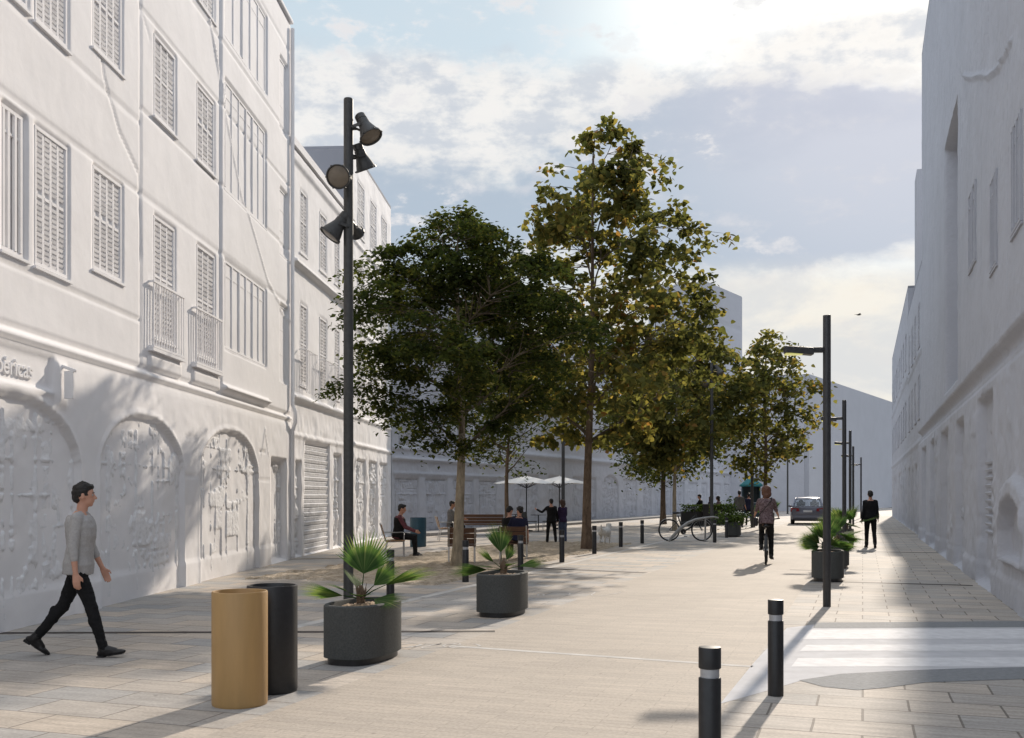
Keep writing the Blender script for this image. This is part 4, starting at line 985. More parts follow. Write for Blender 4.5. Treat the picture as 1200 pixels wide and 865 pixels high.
# ------------------------------------------------------------------ trees
def tree(name, label, base, trunk_r, H, env, zmin, seed, m_leaf, m_bark, leafsize, ncl, nleaf, spread, shape='leaf', asym=(0, 0), lean=(0, 0), drop=.35, flat=.45, fork=None, group='young street trees on the plaza', sparse=0):
    """env: list of (z, radius) of the crown outline; ncl clusters of nleaf leaves hung on real twigs"""
    r = random.Random(seed); t = thing(name, label, 'tree', base, r.uniform(0, 0), group)
    def rad(z):
        for (z0, r0), (z1, r1) in zip(env[:-1], env[1:]):
            if z0 <= z <= z1: return r0+(r1-r0)*(z-z0)/(z1-z0)
        return .05
    mb = MB(); pts = []; rs = []; n = 16; top = H*.96
    for i in range(n+1):
        q = i/n; z = top*q
        pts.append(Vector((lean[0]*q+.05*math.sin(q*7+seed)+asym[0]*q*q*.3, lean[1]*q+.05*math.cos(q*6+seed)+asym[1]*q*q*.3, z)))
        rs.append(max(.012, trunk_r*(1-.92*q**.8)*(1.25 if i == 0 else 1)))
    mb.tube(pts, rs, 14)
    def trunk_at(z): 
        f = max(0, min(n-.001, z/top*n)); i = int(f); return pts[i].lerp(pts[i+1], f-i), rs[i]+(rs[i+1]-rs[i])*(f-i)
    br = MB(); limbs = []; nl = 17 if sparse == 0 else 20; z0 = zmin if fork is None else fork
    for i in range(nl):
        zb = z0*.92+(H*.9-z0)*(i/nl)**1.05+r.uniform(-.1, .1); p, tr = trunk_at(zb)
        a = i*2.39996+r.uniform(-.4, .4); up = r.uniform(.35, .75)*(H-z0)*.28
        ze = min(zb+up+.15, H*.97); R_ = rad(ze)*r.uniform(.5, .8)
        e = Vector((pts[-1].x*ze/top*.8+asym[0]*(ze-zmin)/(H-zmin)+math.cos(a)*R_, asym[1]*(ze-zmin)/(H-zmin)+math.sin(a)*R_, ze))
        lp = []; lr = []; r0 = min(tr*.62, trunk_r*.42); m_ = 7
        for k in range(m_+1):
            q = k/m_; bend = math.sin(q*math.pi)*.10*R_; c = p.lerp(e, q)+Vector((r.uniform(-.04, .04), r.uniform(-.04, .04), -bend*.3+.25*bend))*(1 if 0 < k < m_ else 0)
            lp.append(c); lr.append(r0*.85*(1-q)+.005)
        br.tube(lp, lr, 7); limbs.append((lp, lr))
    nodes = [(c, 0) for lp, lr in limbs for c in lp[2:]]+[(pts[i], 0) for i in range(int(n*.55), n+1)]
    P = []; cl = []
    tries = 0
    while len(cl) < ncl and tries < ncl*60:
        tries += 1; z = r.uniform(env[0][0], env[-1][0]); Rz = rad(z)
        if r.random() > (Rz/max(e_[1] for e_ in env))**1.2+.12: continue
        a = r.uniform(0, 2*math.pi); q = math.sqrt(r.random()); q = q if r.random() < .35 else .55+.45*q
        lump = 1+.28*math.sin(3*a+seed+z*1.7)+.18*math.sin(5*a-z*2.9+seed*2)
        k = (z-zmin)/(H-zmin)
        c = Vector((asym[0]*k+Rz*q*lump*math.cos(a), asym[1]*k+Rz*q*lump*math.sin(a), z+r.uniform(-.1, .1)))
        if vnoise(np.array([c.x+c.y*.6+60]), np.array([c.z+c.y*.5+60]), 1.0, seed)[0] < -.22+.06*sparse: continue
        cl.append(c)
    tw = 0
    for c in cl:
        bi = min(range(len(nodes)), key=lambda q_: (nodes[q_][0]-c).length_squared+(.5 if nodes[q_][0].z > c.z+.2 else 0)+.35*max(0, nodes[q_][1]-1)**2); nodes[bi] = (nodes[bi][0], nodes[bi][1]+1); bn = nodes[bi][0]
        mid = bn.lerp(c, .5)+Vector((r.uniform(-.06, .06), r.uniform(-.06, .06), .05))
        if (bn-c).length < 2.6: br.tube([bn, mid, c], [.012, .008, .003], 4, caps=False)
        m_ = int(nleaf*r.uniform(.6, 1.4)); 
        out = Vector((c.x, c.y, 0)); out = out.normalized() if out.length > .1 else Vector((1, 0, 0))
        g = rng.normal(0, 1, (m_, 3))*np.array([spread, spread, spread*flat])
        rr_ = (g[:, 0]**2+g[:, 1]**2)
        g[:, 2] -= rr_*.35/max(spread, .1)*.6
        P.append(g+np.array(c))
        q2 = rng.random((m_//4, 1)); P.append(np.array(c)*q2+np.array(mid)*(1-q2)+rng.normal(0, spread*.3, (m_//4, 3)))
    mb.build('trunk', m_bark, t, smooth=True); br.build('limbs', M['limb'], t, smooth=True)
    leaf_cloud('crown', np.vstack(P), leafsize, m_leaf, t, drop, seed+2, shape)
    return t
def zt(py, Y): return 1.6+(580-py)/1200*Y
Y1 = 22.6
tree('plane_tree', 'dark dense tree with pale trunk, leftmost on the square behind the mast', D(538.5, Y1), .135, zt(243, Y1),
     [(zt(535, Y1), .35), (zt(508, Y1), .95), (zt(480, Y1), 1.5), (zt(455, Y1), 2.05), (zt(420, Y1), 2.45), (zt(380, Y1), 2.4), (zt(320, Y1), 1.75), (zt(285, Y1), 1.25), (zt(262, Y1), .75), (zt(246, Y1), .25)],
     2.7, 5, M['leaf_dark'], M['bark'], .115, 380, 80, .185, asym=(.0, 0), drop=.2, flat=.35, fork=2.75)
Y2 = 35.5
tree('small_tree', 'small dark tree whose branches fork low behind the couple on the bench', D(595, Y2), .10, zt(400, Y2),
     [(zt(552, Y2), .3), (zt(530, Y2), 1.4), (zt(495, Y2), 2.0), (zt(455, Y2), 1.9), (zt(420, Y2), 1.2), (zt(402, Y2), .3)],
     2.6, 9, M['leaf_dark'], M['bark_brown'], .14, 140, 52, .26, asym=(.3, 0), drop=.2, flat=.35, fork=2.55)
Y3 = 29.5
tree('tall_maple', 'tallest tree with broad yellowish leaves and a straight brown trunk', D(689.5, Y3), .15, zt(134, Y3),
     [(zt(520, Y3), .6), (zt(495, Y3), 1.7), (zt(460, Y3), 2.9), (zt(400, Y3), 3.25), (zt(340, Y3), 3.0), (zt(300, Y3), 2.7), (zt(250, Y3), 2.15), (zt(200, Y3), 1.45), (zt(165, Y3), .8), (zt(136, Y3), .2)],
     3.2, 17, M['leaf_maple'], M['bark_brown'], .15, 440, 30, .18, 'lobed', asym=(.75, 0), drop=.5, flat=.45, fork=3.3, sparse=1)
Y4 = 56
tree('round_tree', 'dark round tree forking low behind the parked bicycle', D(778, Y4), .17, zt(392, Y4),
     [(zt(562, Y4), .6), (zt(545, Y4), 2.6), (zt(510, Y4), 3.5), (zt(460, Y4), 3.5), (zt(420, Y4), 2.4), (zt(394, Y4), .5)],
     2.7, 23, M['leaf_dark'], M['bark_brown'], .21, 210, 46, .40, asym=(-.3, 0), drop=.3, flat=.4, fork=2.7)
Y5 = 46
tree('autumn_tree', 'tree with orange-tinged leaves and a slim grey trunk right of the tallest one', D(791.5, Y5), .105, zt(372, Y5),
     [(zt(545, Y5), .5), (zt(520, Y5), 2.2), (zt(480, Y5), 2.95), (zt(430, Y5), 2.5), (zt(395, Y5), 1.5), (zt(374, Y5), .4)],
     3.0, 29, M['leaf_maple'], M['bark'], .19, 230, 34, .34, 'lobed', asym=(.2, 0), drop=.5, flat=.45, fork=3.0)
Y6 = 48
tree('slender_tree', 'slender airy tree in front of the far houses behind the cyclist', D(896, Y6), .13, zt(386, Y6),
     [(zt(558, Y6), .4), (zt(535, Y6), 1.5), (zt(505, Y6), 2.15), (zt(465, Y6), 2.1), (zt(430, Y6), 1.6), (zt(405, Y6), 1.0), (zt(388, Y6), .25)],
     3.0, 37, M['leaf_maple'], M['bark_brown'], .17, 165, 26, .29, 'lobed', asym=(.35, 0), drop=.45, flat=.5, fork=3.1, sparse=.6)

# ------------------------------------------------------------------ seats
def street_seat(label, loc, rz, w_=.62, m=None, group='wooden street seats', cat='bench', name='wooden_bench', mf=None):
    """seat facing +y; wooden back and seat on bent metal frames"""
    m = m or M['wood']; mf = mf or M['steel']; t = thing(name, label, cat, loc, rz, group)
    mb = MB()
    for k in range(4): mb.box((0, -.19+.125*k, .435-(.012 if k == 0 else 0)), (w_, .115, .03))
    mb.build('seat', m, t, bevel=.004)
    mb = MB()
    for k in range(3): mb.box((0, -.27-.035*k, .53+.125*k), (w_, .028, .115), rot=Euler((R(14), 0, 0)))
    mb.build('backrest', m, t, bevel=.004)
    for s_ in (-1, 1):
        mb = MB(); x = s_*(w_/2-.03)
        mb.tube([(x, .22, 0), (x, .22, .40), (x, .19, .417), (x, -.2, .405), (x, -.24, .42), (x, -.385, .86)], .016, 8)
        mb.tube([(x, -.2, .40), (x, -.25, .2), (x, -.27, 0)], .016, 8)
        mb.tube([(x, .22, .38), (x, .22, .62), (x, .19, .65), (x, -.28, .64)], .013, 8)
        mb.build('leg_frame', mf, t, smooth=True)
    return t
street_seat('pale wooden seat with steel arms under the man in the maroon shirt', D(463, 26.3), R(-82), .62, M['wood_pale'])
street_seat('brown wooden seat seen from behind, half hidden by the pale tree trunk', D(541, 23.9), R(4), .66, M['wood'])
street_seat('brown wooden seat under the embracing couple, behind the second fan palm', D(602, 24.9), R(-3), .70, M['wood'])
street_seat('wooden chair under the person partly hidden by the pale trunk', D(523, 36), R(-80), .6, M['wood_pale'])
street_seat('long dark wooden bench seen from behind between the two nearer trunks', D(560, 40.5), R(0), 2.1, M['wood'])

# ------------------------------------------------------------------ parasols and café furniture
def parasol(label, loc, rz, H=2.42, W=2.7):
    t = thing('parasol', label, 'parasol', loc, rz, 'cream parasols of the café terrace')
    mb = MB(); n = 8; rings = [(0, H), (.10, H-.01), (W*.25, H-.14), (W*.47, H-.27), (W*.54, H-.32)]
    for k, (r, z) in enumerate(rings):
        for i in range(n*4):
            a = 2*math.pi*i/(n*4); f = abs((i % 4)-2)/2; rr_ = r*(1-.06*(1-f)); mb.v.append((rr_*math.cos(a), rr_*math.sin(a), z-.05*(1-f)*(r/W)))
    m4 = n*4
    for k in range(len(rings)-1): mb.f += [(k*m4+i, k*m4+(i+1) % m4, (k+1)*m4+(i+1) % m4, (k+1)*m4+i) for i in range(m4)]
    c_ = mb.build('canopy', M['canvas'], t, fix=False); sol = c_.modifiers.new('s', 'SOLIDIFY'); sol.thickness = .008
    mb = MB(); mb.lathe([(0, H+.06), (.02, H+.05), (.028, H+.0), (.10, H-.02)], 12); mb.build('finial', M['canvas'], t, smooth=True)
    mb = MB(); mb.cone((0, 0, 0), (0, 0, H-.05), .026, .024, 12); mb.build('pole', M['black_metal'], t, smooth=True)
    mb = MB()
    for k in range(8):
        a = 2*math.pi*k/8; c, s_ = math.cos(a), math.sin(a); mb.bar((.03*c, .03*s_, H-.06), (W*.53*c, W*.53*s_, H-.345), .018); mb.bar((.035*c, .035*s_, H-.52), (W*.27*c, W*.27*s_, H-.19), .02)
    mb.build('ribs', M['black_metal'], t)
    mb = MB(); mb.lathe([(.28, 0), (.28, .05), (.06, .08), (.04, .25), (0, .25)], 20); mb.build('base', M['black_metal'], t, smooth=True); return t
parasol('cream parasol open over the café table, left one of the two', D(617, 45), R(10))
parasol('cream parasol behind the standing couple, right one of the two', D(655.5, 48), R(22), 2.46)
def cafe_table(label, loc):
    t = thing('cafe_table', label, 'table', loc, 0, 'café terrace tables'); mb = MB(); mb.lathe([(0, .745), (.33, .745), (.34, .735), (.34, .72), (0, .72)], 24); mb.build('tabletop', M['lamp_grey'], t, smooth=True)
    mb = MB(); mb.cone((0, 0, .02), (0, 0, .72), .025, .025, 10); mb.build('pedestal', M['lamp_grey'], t, smooth=True)
    mb = MB(); mb.lathe([(0, .03), (.05, .03), (.22, .01), (.22, 0), (0, 0)], 20); mb.build('foot', M['lamp_grey'], t, smooth=True)
cafe_table('café table right of the first parasol pole', D(631, 44.2)); cafe_table('café table left of the first parasol pole behind the couple', D(604, 45.5))
def cafe_chair(label, loc, rz):
    t = thing('cafe_chair', label, 'chair', loc, rz, 'dark café terrace chairs'); m = M['lamp_grey']
    mb = MB(); mb.box((0, 0, .45), (.44, .42, .03)); mb.build('seat', m, t, bevel=.01)
    mb = MB(); mb.box((0, -.23, .70), (.44, .025, .36), rot=Euler((R(8), 0, 0))); mb.build('backrest', m, t, bevel=.01)
    for sx in (-1, 1):
        for sy in (-1, 1):
            mb = MB(); mb.cone((sx*.19, sy*.18, .44), (sx*.22, sy*.22, 0), .014, .011, 8); mb.build('leg', M['steel'], t)
for lab, l, a in (('dark café chair with its back to the road under the first parasol', D(610.5, 43.4), R(8)), ('dark café chair facing left right of the first café table', D(642, 44.6), R(80)),
                  ('dark café chair on the left side of the café table right of the first parasol', D(623, 44.4), R(-85)), ('dark café chair turned away behind the standing man', D(650, 46), R(-12))):
    cafe_chair(lab, l, a)

# ------------------------------------------------------------------ bicycle
def bicycle(label, loc, rz, m=None, fm='steel', fender=True, name='bicycle'):
    """rolls towards +x; origin between the wheels on the ground"""
    m = m or M['black_metal']; t = thing(name, label, 'bicycle', loc, rz); Rw = .345
    for wx_ in (-.53, .53):
        mb = MB(); mb.tube([(wx_+Rw*.95*math.cos(a), 0, Rw+Rw*.95*math.sin(a)) for a in np.linspace(0, 2*math.pi, 40, endpoint=False)], .024, 8, closed=True); w_ = mb.build('wheel', M['rubber'], t, smooth=True)
        mb = MB(); mb.tube([(wx_+Rw*.89*math.cos(a), 0, Rw+Rw*.89*math.sin(a)) for a in np.linspace(0, 2*math.pi, 40, endpoint=False)], .011, 6, closed=True); mb.build('rim', M['steel'], w_, smooth=True)
        mb = MB()
        for k in range(20):
            a = 2*math.pi*k/20; mb.bar((wx_, .02*(1 if k % 2 else -1), Rw), (wx_+Rw*.88*math.cos(a), 0, Rw+Rw*.88*math.sin(a)), .003)
        mb.build('spokes', M['steel'], w_)
        mb = MB(); mb.cone((wx_, -.05, Rw), (wx_, .05, Rw), .025, .025, 10); mb.build('hub', M['steel'], w_)
        if fender:
            mb = MB(); a0, a1 = (R(20), R(200)) if wx_ < 0 else (R(40), R(175)); A = np.linspace(a0, a1, 18)
            P = [(wx_+(Rw+.03)*math.cos(a), y, Rw+(Rw+.03)*math.sin(a)-abs(y)*.3) for a in A for y in (-.028, 0, .028)]
            mb.add(P, [(3*i+j, 3*i+j+1, 3*i+j+4, 3*i+j+3) for i in range(17) for j in range(2)]); f = mb.build('mudguard', M[fm], t, smooth=True)
    mb = MB(); bb = Vector((-.08, 0, .29)); st_, sb = Vector((-.24, 0, .80)), Vector((-.165, 0, .56)); ht, hb = Vector((.33, 0, .86)), Vector((.375, 0, .70))
    mb.tube([bb, st_], .022, 8); mb.tube([bb, Vector((.16, 0, .42)), hb+Vector((-.01, 0, .02))], .028, 8); mb.tube([sb, Vector((.1, 0, .60)), ht+Vector((0, 0, -.06))], .020, 8); mb.tube([hb, ht], .021, 8)
    for y in (-.05, .05): mb.tube([bb, Vector((-.53, y, Rw))], .010, 6); mb.tube([sb+Vector((-.03, 0, .12)), Vector((-.53, y, Rw))], .009, 6)
    mb.build('frame', m, t, smooth=True)
    mb = MB()
    for y in (-.05, .05): mb.tube([hb+Vector((.0, y*.8, -.03)), Vector((.47, y, .45)), Vector((.53, y, Rw))], .011, 6)
    mb.bar(hb+Vector((0, -.05, -.03)), hb+Vector((0, .05, -.03)), .03); mb.build('fork', m, t)
    mb = MB(); mb.tube([ht, ht+Vector((-.03, 0, .14))], .013, 8); top = ht+Vector((-.03, 0, .15))
    mb.tube([top+Vector((-.16, .29, .04)), top+Vector((-.02, .24, .03)), top+Vector((.04, .08, 0)), top+Vector((.04, -.08, 0)), top+Vector((-.02, -.24, .03)), top+Vector((-.16, -.29, .04))], .015, 8)
    h = mb.build('handlebar', M['black_metal'], t, smooth=True); mb = MB()
    for s_ in (-1, 1): mb.cone(top+Vector((-.17, s_*.293, .042)), top+Vector((-.06, s_*.255, .036)), .017, .017, 8)
    mb.build('grip', M['rubber'], h)
    mb = MB(); mb.capsule(st_+Vector((-.13, .0, .09)), st_+Vector((.13, 0, .085)), .045, .018, 10); mb.ball(st_+Vector((-.11, 0, .085)), (.07, .085, .035), 12, 8); mb.build('saddle', M['leather'], t, smooth=True)
    mb = MB(); mb.tube([st_, st_+Vector((-.02, 0, .06))], .012, 8); mb.build('seat_post', M['steel'], t)
    mb = MB(); mb.cone(bb+Vector((0, -.045, 0)), bb+Vector((0, -.038, 0)), .09, .09, 20); mb.build('chainring', M['black_metal'], t)
    for s_, a in ((-1, R(-70)), (1, R(110))):
        c = bb+Vector((.165*math.cos(a), s_*.07, .165*math.sin(a))); mb = MB(); mb.bar(bb+Vector((0, s_*.06, 0)), c, .018, .012); cr = mb.build('crank', M['steel'], t)
        mb = MB(); mb.box(c+Vector((0, s_*.05, 0)), (.09, .09, .02)); mb.build('pedal', M['rubber'], cr)
    return t
bk = bicycle('black city bicycle parked against the curved bike rack', D(803.5, 35.6), R(1.5))
bk.rotation_euler = (R(-4), 0, R(1.5)); bk.scale = (1.08, 1.08, 1.10)
t = thing('bike_rack', 'pale curved metal bike rack holding the parked bicycle', 'bike rack', (0, 0, 0))
Yr = 35.0; P0 = D(782.5, Yr); mb = MB()
def rk(px, py, dy=0): return Vector(((px-600)/1200*Yr, Yr+dy, 1.6+(580-py)/1200*Yr))
t.location = P0; path = [rk(783.5, 634.4), rk(789, 628), rk(797, 619.5), rk(806, 613), rk(815, 609), rk(826, 607), rk(836, 605.8), rk(842, 607)]
rad_ = [.04, .055, .06, .055, .045, .038, .032, .028]
mb.tube([p-P0 for p in path], rad_, 12); mb.build('bent_bar', M['pale_steel'], t, smooth=True)
mb = MB(); mb.tube([rk(826.5, 634.6)-P0, rk(826.5, 607.5)-P0], .032, 12); mb.build('post', M['pale_steel'], t, smooth=True)
mb = MB(); mb.cone(rk(826.5, 634.7)-P0-Vector((0, 0, .0)), rk(826.5, 634.7)-P0+Vector((0, 0, .015)), .09, .09, 16); mb.build('foot_plate', M['pale_steel'], t)

# ------------------------------------------------------------------ silver car seen from behind
def car(label, loc, rz):
    """points to +y; 1.78 wide, 4.3 long"""
    t = thing('parked_car', label, 'car', loc, rz)
    def ring(y, zb, zm, zt_, wb, wm, wt, n=0):      # half outline points bottom->top
        return [(wb*.75, y, zb), (wb, y, zb+.05), (wm, y, zm), (wm*.985, y, (zm+zt_)/2), (wt, y, zt_), (wt*.55, y, zt_+.025)]
    secs = [(-2.15, .34, .55, .80, .70, .76, .68), (-2.10, .26, .55, .92, .78, .84, .74), (-1.9, .22, .55, .97, .84, .88, .76), (-1.35, .2, .55, .96, .86, .89, .78), (-.4, .2, .55, .93, .87, .89, .80), (.6, .2, .55, .91, .87, .89, .79), (1.35, .2, .55, .86, .86, .88, .74), (1.85, .22, .52, .76, .82, .85, .68), (2.08, .26, .48, .66, .74, .78, .60), (2.15, .33, .46, .58, .64, .68, .52)]
    mb = MB(); n = 12
    for s_ in secs:
        h = ring(*s_); mb.v += h+[(-x, y, z) for x, y, z in h[::-1]]
    for k in range(len(secs)-1): mb.f += [(k*n+i, k*n+(i+1) % n, (k+1)*n+(i+1) % n, (k+1)*n+i) for i in range(n)]
    mb.f += [tuple(range(n)), tuple(range((len(secs)-1)*n, len(secs)*n))[::-1]]
    body = mb.build('body', M['car'], t, smooth=True, bevel=0)
    # cabin: roof skin on pillars, open glass
    A = {'rb': (-1.98, .78, .96), 'rt': (-1.45, .62, 1.40), 'ft': (.05, .62, 1.43), 'fb': (.95, .76, .90), 'mt': (-.6, .64, 1.455), 'mb': (-.5, .80, .93)}
    g = lambda k, s_: Vector((A[k][1]*s_, A[k][0], A[k][2]))
    mb = MB(); c = []
    for y, w_, z in ((-1.50, .60, 1.375), (-1.35, .62, 1.425), (-.6, .64, 1.465), (-.1, .63, 1.45), (.08, .60, 1.415)):
        c += [(-w_, y, z-.03), (-w_*.8, y, z), (0, y, z+.018), (w_*.8, y, z), (w_, y, z-.03)]
    mb.add(c, [(5*i+j, 5*i+j+1, 5*i+j+6, 5*i+j+5) for i in range(4) for j in range(4)])
    rf = mb.build('roof', M['car'], body, smooth=True); so_ = rf.modifiers.new('s', 'SOLIDIFY'); so_.thickness = .03
    mb = MB()
    for s_ in (-1, 1):
        mb.bar(g('rb', s_), g('rt', s_), .085, .06); mb.bar(g('fb', s_), g('ft', s_), .06, .05); mb.bar(g('mb', s_)+Vector((0, -.1, 0)), g('mt', s_)+Vector((0, -.1, -.04)), .06, .04); mb.bar(g('rt', s_), g('ft', s_), .05, .05)
    mb.bar(g('rb', -1), g('rb', 1), .05, .04); mb.build('pillars', M['car'], body)
    def pane(name, a, b_, c_, d_): m_ = MB(); m_.add([a, b_, c_, d_], [(0, 1, 2, 3)]); o = m_.build(name, M['glass_dark'], t, fix=False); q = o.modifiers.new('s', 'SOLIDIFY'); q.thickness = .005
    k = .97
    pane('rear_window', g('rb', -1)*1, g('rb', 1), g('rt', 1), g('rt', -1)); pane('windscreen', g('fb', -1), g('fb', 1), g('ft', 1), g('ft', -1))
    for s_ in (-1, 1): pane('side_window', g('rb', s_), g('rt', s_), g('mt', s_), g('mb', s_)); pane('side_window', g('mb', s_), g('mt', s_), g('ft', s_), g('fb', s_))
    for s_ in (-1, 1):
        for y in (-.9, -.1):
            m_ = MB(); m_.box((s_*.36, y, .95), (.46, .12, .50)); m_.ball((s_*.36, y, 1.24), (.13, .05, .09), 12, 8); m_.build('seat', M['cloth_black'], t, bevel=.02)
        m_ = MB(); m_.add([(s_*.87, -2.04, .68), (s_*.885, -1.82, .70), (s_*.85, -1.85, .92), (s_*.80, -2.10, .90), (s_*.44, -2.175, .73), (s_*.46, -2.15, .88)], [(0, 1, 2, 3), (0, 3, 5, 4)]); o = m_.build('tail_light', M['tail'], t); q = o.modifiers.new('s', 'SOLIDIFY'); q.thickness = .03; q.offset = 1
        m_ = MB(); m_.add([(s_*.60, 2.14, .52), (s_*.78, 1.98, .56), (s_*.74, 2.0, .66), (s_*.56, 2.13, .62)], [(0, 1, 2, 3)]); o = m_.build('headlight', M['steel'], t); q = o.modifiers.new('s', 'SOLIDIFY'); q.thickness = .02; q.offset = 1
        m_ = MB(); m_.ball((s_*.96, .62, .97), (.09, .05, .07), 10, 8); m_.bar((s_*.86, .62, .93), (s_*.92, .62, .95), .04); m_.build('mirror', M['car'], t, smooth=True)
        for y in (-1.3, 1.32):
            m_ = MB(); ax = Matrix.Rotation(R(90), 3, 'Y'); m_.lathe([(0, -.1), (.2, -.1), (.30, -.09), (.32, -.05), (.32, .05), (.30, .09), (.2, .1), (0, .1)], 28, (s_*.80, y, .32), ax); w_ = m_.build('wheel', M['rubber'], t, smooth=True)
            m_ = MB(); m_.lathe([(0, .105*s_), (.19, .105*s_), (.20, .09*s_)], 20, (s_*.80, y, .32), ax); m_.build('rim', M['steel'], w_, smooth=True)
    m_ = MB(); m_.box((0, -2.14, .42), (1.5, .10, .16)); m_.build('bumper', M['car'], t, bevel=.03)
    m_ = MB(); m_.box((0, -2.17, .72), (.46, .02, .11)); m_.build('number_plate', M['paint_white'], t, bevel=.004)
    m_ = MB(); m_.box((0, 0, .24), (1.5, 3.9, .10)); m_.build('underbody', M['rubber'], t)
    return t
car('silver grey hatchback driving away in the middle of the road', D(946.5, 57.0), -R(16))

# ------------------------------------------------------------------ kiosk, hedge box, bird
t = thing('kiosk', 'dark teal kiosk with a small pyramid roof at the far end of the square', 'kiosk', D(880, 76), -R(10)); z1 = 2.35
mb = MB(); mb.box((0, .02, .5), (1.16, 1.16, 1.0)); mb.build('counter', M['dark_teal'], t, bevel=.02)
mb = MB()
for sx in (-1, 1):
    for sy in (-1, 1): mb.box((sx*.62, sy*.62, 1.2), (.08, .08, 2.4))
mb.build('posts', M['dark_teal'], t)
mb = MB(); mb.box((0, .6, 1.7), (1.15, .05, 1.35)); mb.box((-.6, 0, 1.7), (.05, 1.14, 1.35)); mb.box((.6, .3, 1.7), (.05, .55, 1.35)); mb.build('panel', M['dark_teal'], t)
mb = MB(); mb.add([(-.8, -.8, 2.36), (.8, -.8, 2.36), (.8, .8, 2.36), (-.8, .8, 2.36), (0, 0, 3.0), (-.8, -.8, 2.22), (.8, -.8, 2.22), (.8, .8, 2.22), (-.8, .8, 2.22)], [(0, 1, 4), (1, 2, 4), (2, 3, 4), (3, 0, 4), (0, 1, 6, 5), (1, 2, 7, 6), (2, 3, 8, 7), (3, 0, 5, 8)]); mb.build('roof', M['teal_roof'], t, fix=False)
def hedge(label, loc, rz, L_=1.5, H=.55, seed=2):
    t = thing('hedge_planter', label, 'planter', loc, rz, 'long planters of the far café terrace'); mb = MB()
    o_ = [(-L_/2, -.2), (L_/2, -.2), (L_/2, .2), (-L_/2, .2)]; mb.box((0, 0, H/2), (L_, .4, H)); mb.build('box', M['black_metal'], t, bevel=.01)
    p = np.random.default_rng(seed).uniform(-1, 1, (700, 3))*np.array([L_/2, .22, .20])+np.array([0, 0, H+.16]); leaf_cloud('foliage', p, .12, M['leaf_green'], t, .1, seed)
hedge('long planter of greenery in front of the far seated customers', D(815, 53), R(-4), 1.5, .75, 3)
hedge('long planter of greenery behind the shrub with white flowers', D(846, 55), R(-8), 1.1, .75, 4)
t = thing('street_cabinet', 'slim black cabinet at the right end of the greenery planter', 'cabinet', D(827, 52)); mb = MB(); mb.box((0, 0, .55), (.28, .3, 1.1)); mb.build('body', M['black_metal'], t, bevel=.02); mb = MB(); mb.box((0, 0, 1.12), (.32, .34, .04)); mb.build('lid', M['black_metal'], t, bevel=.01)
t = thing('bird', 'small dark bird gliding between the arm lamp and the right-hand houses', 'bird', D(1006, 45, 1.6+(580-369)/1200*45), R(10)); mb = MB()
mb.ball((0, 0, 0), (.10, .03, .03), 12, 8); mb.ball((.105, 0, .012), (.028, .022, .022), 10, 6); mb.cone((.125, 0, .01), (.155, 0, .004), .008, .001, 6)
mb.add([(-.08, -.015, 0), (-.08, .015, 0), (-.19, .035, .004), (-.19, -.035, .004), (-.08, 0, .012)], [(0, 1, 2, 3), (0, 4, 3), (1, 4, 2), (4, 2, 3)])
for s_ in (-1, 1): mb.add([(.05, s_*.02, .01), (.06, s_*.12, .05), (.0, s_*.22, .035), (-.03, s_*.11, .045), (-.05, s_*.02, .008), (.0, s_*.1, .035)], [(0, 1, 5), (1, 2, 5), (2, 3, 5), (3, 4, 5), (4, 0, 5)])
mb.build('body', M['cloth_black'], t, smooth=True)
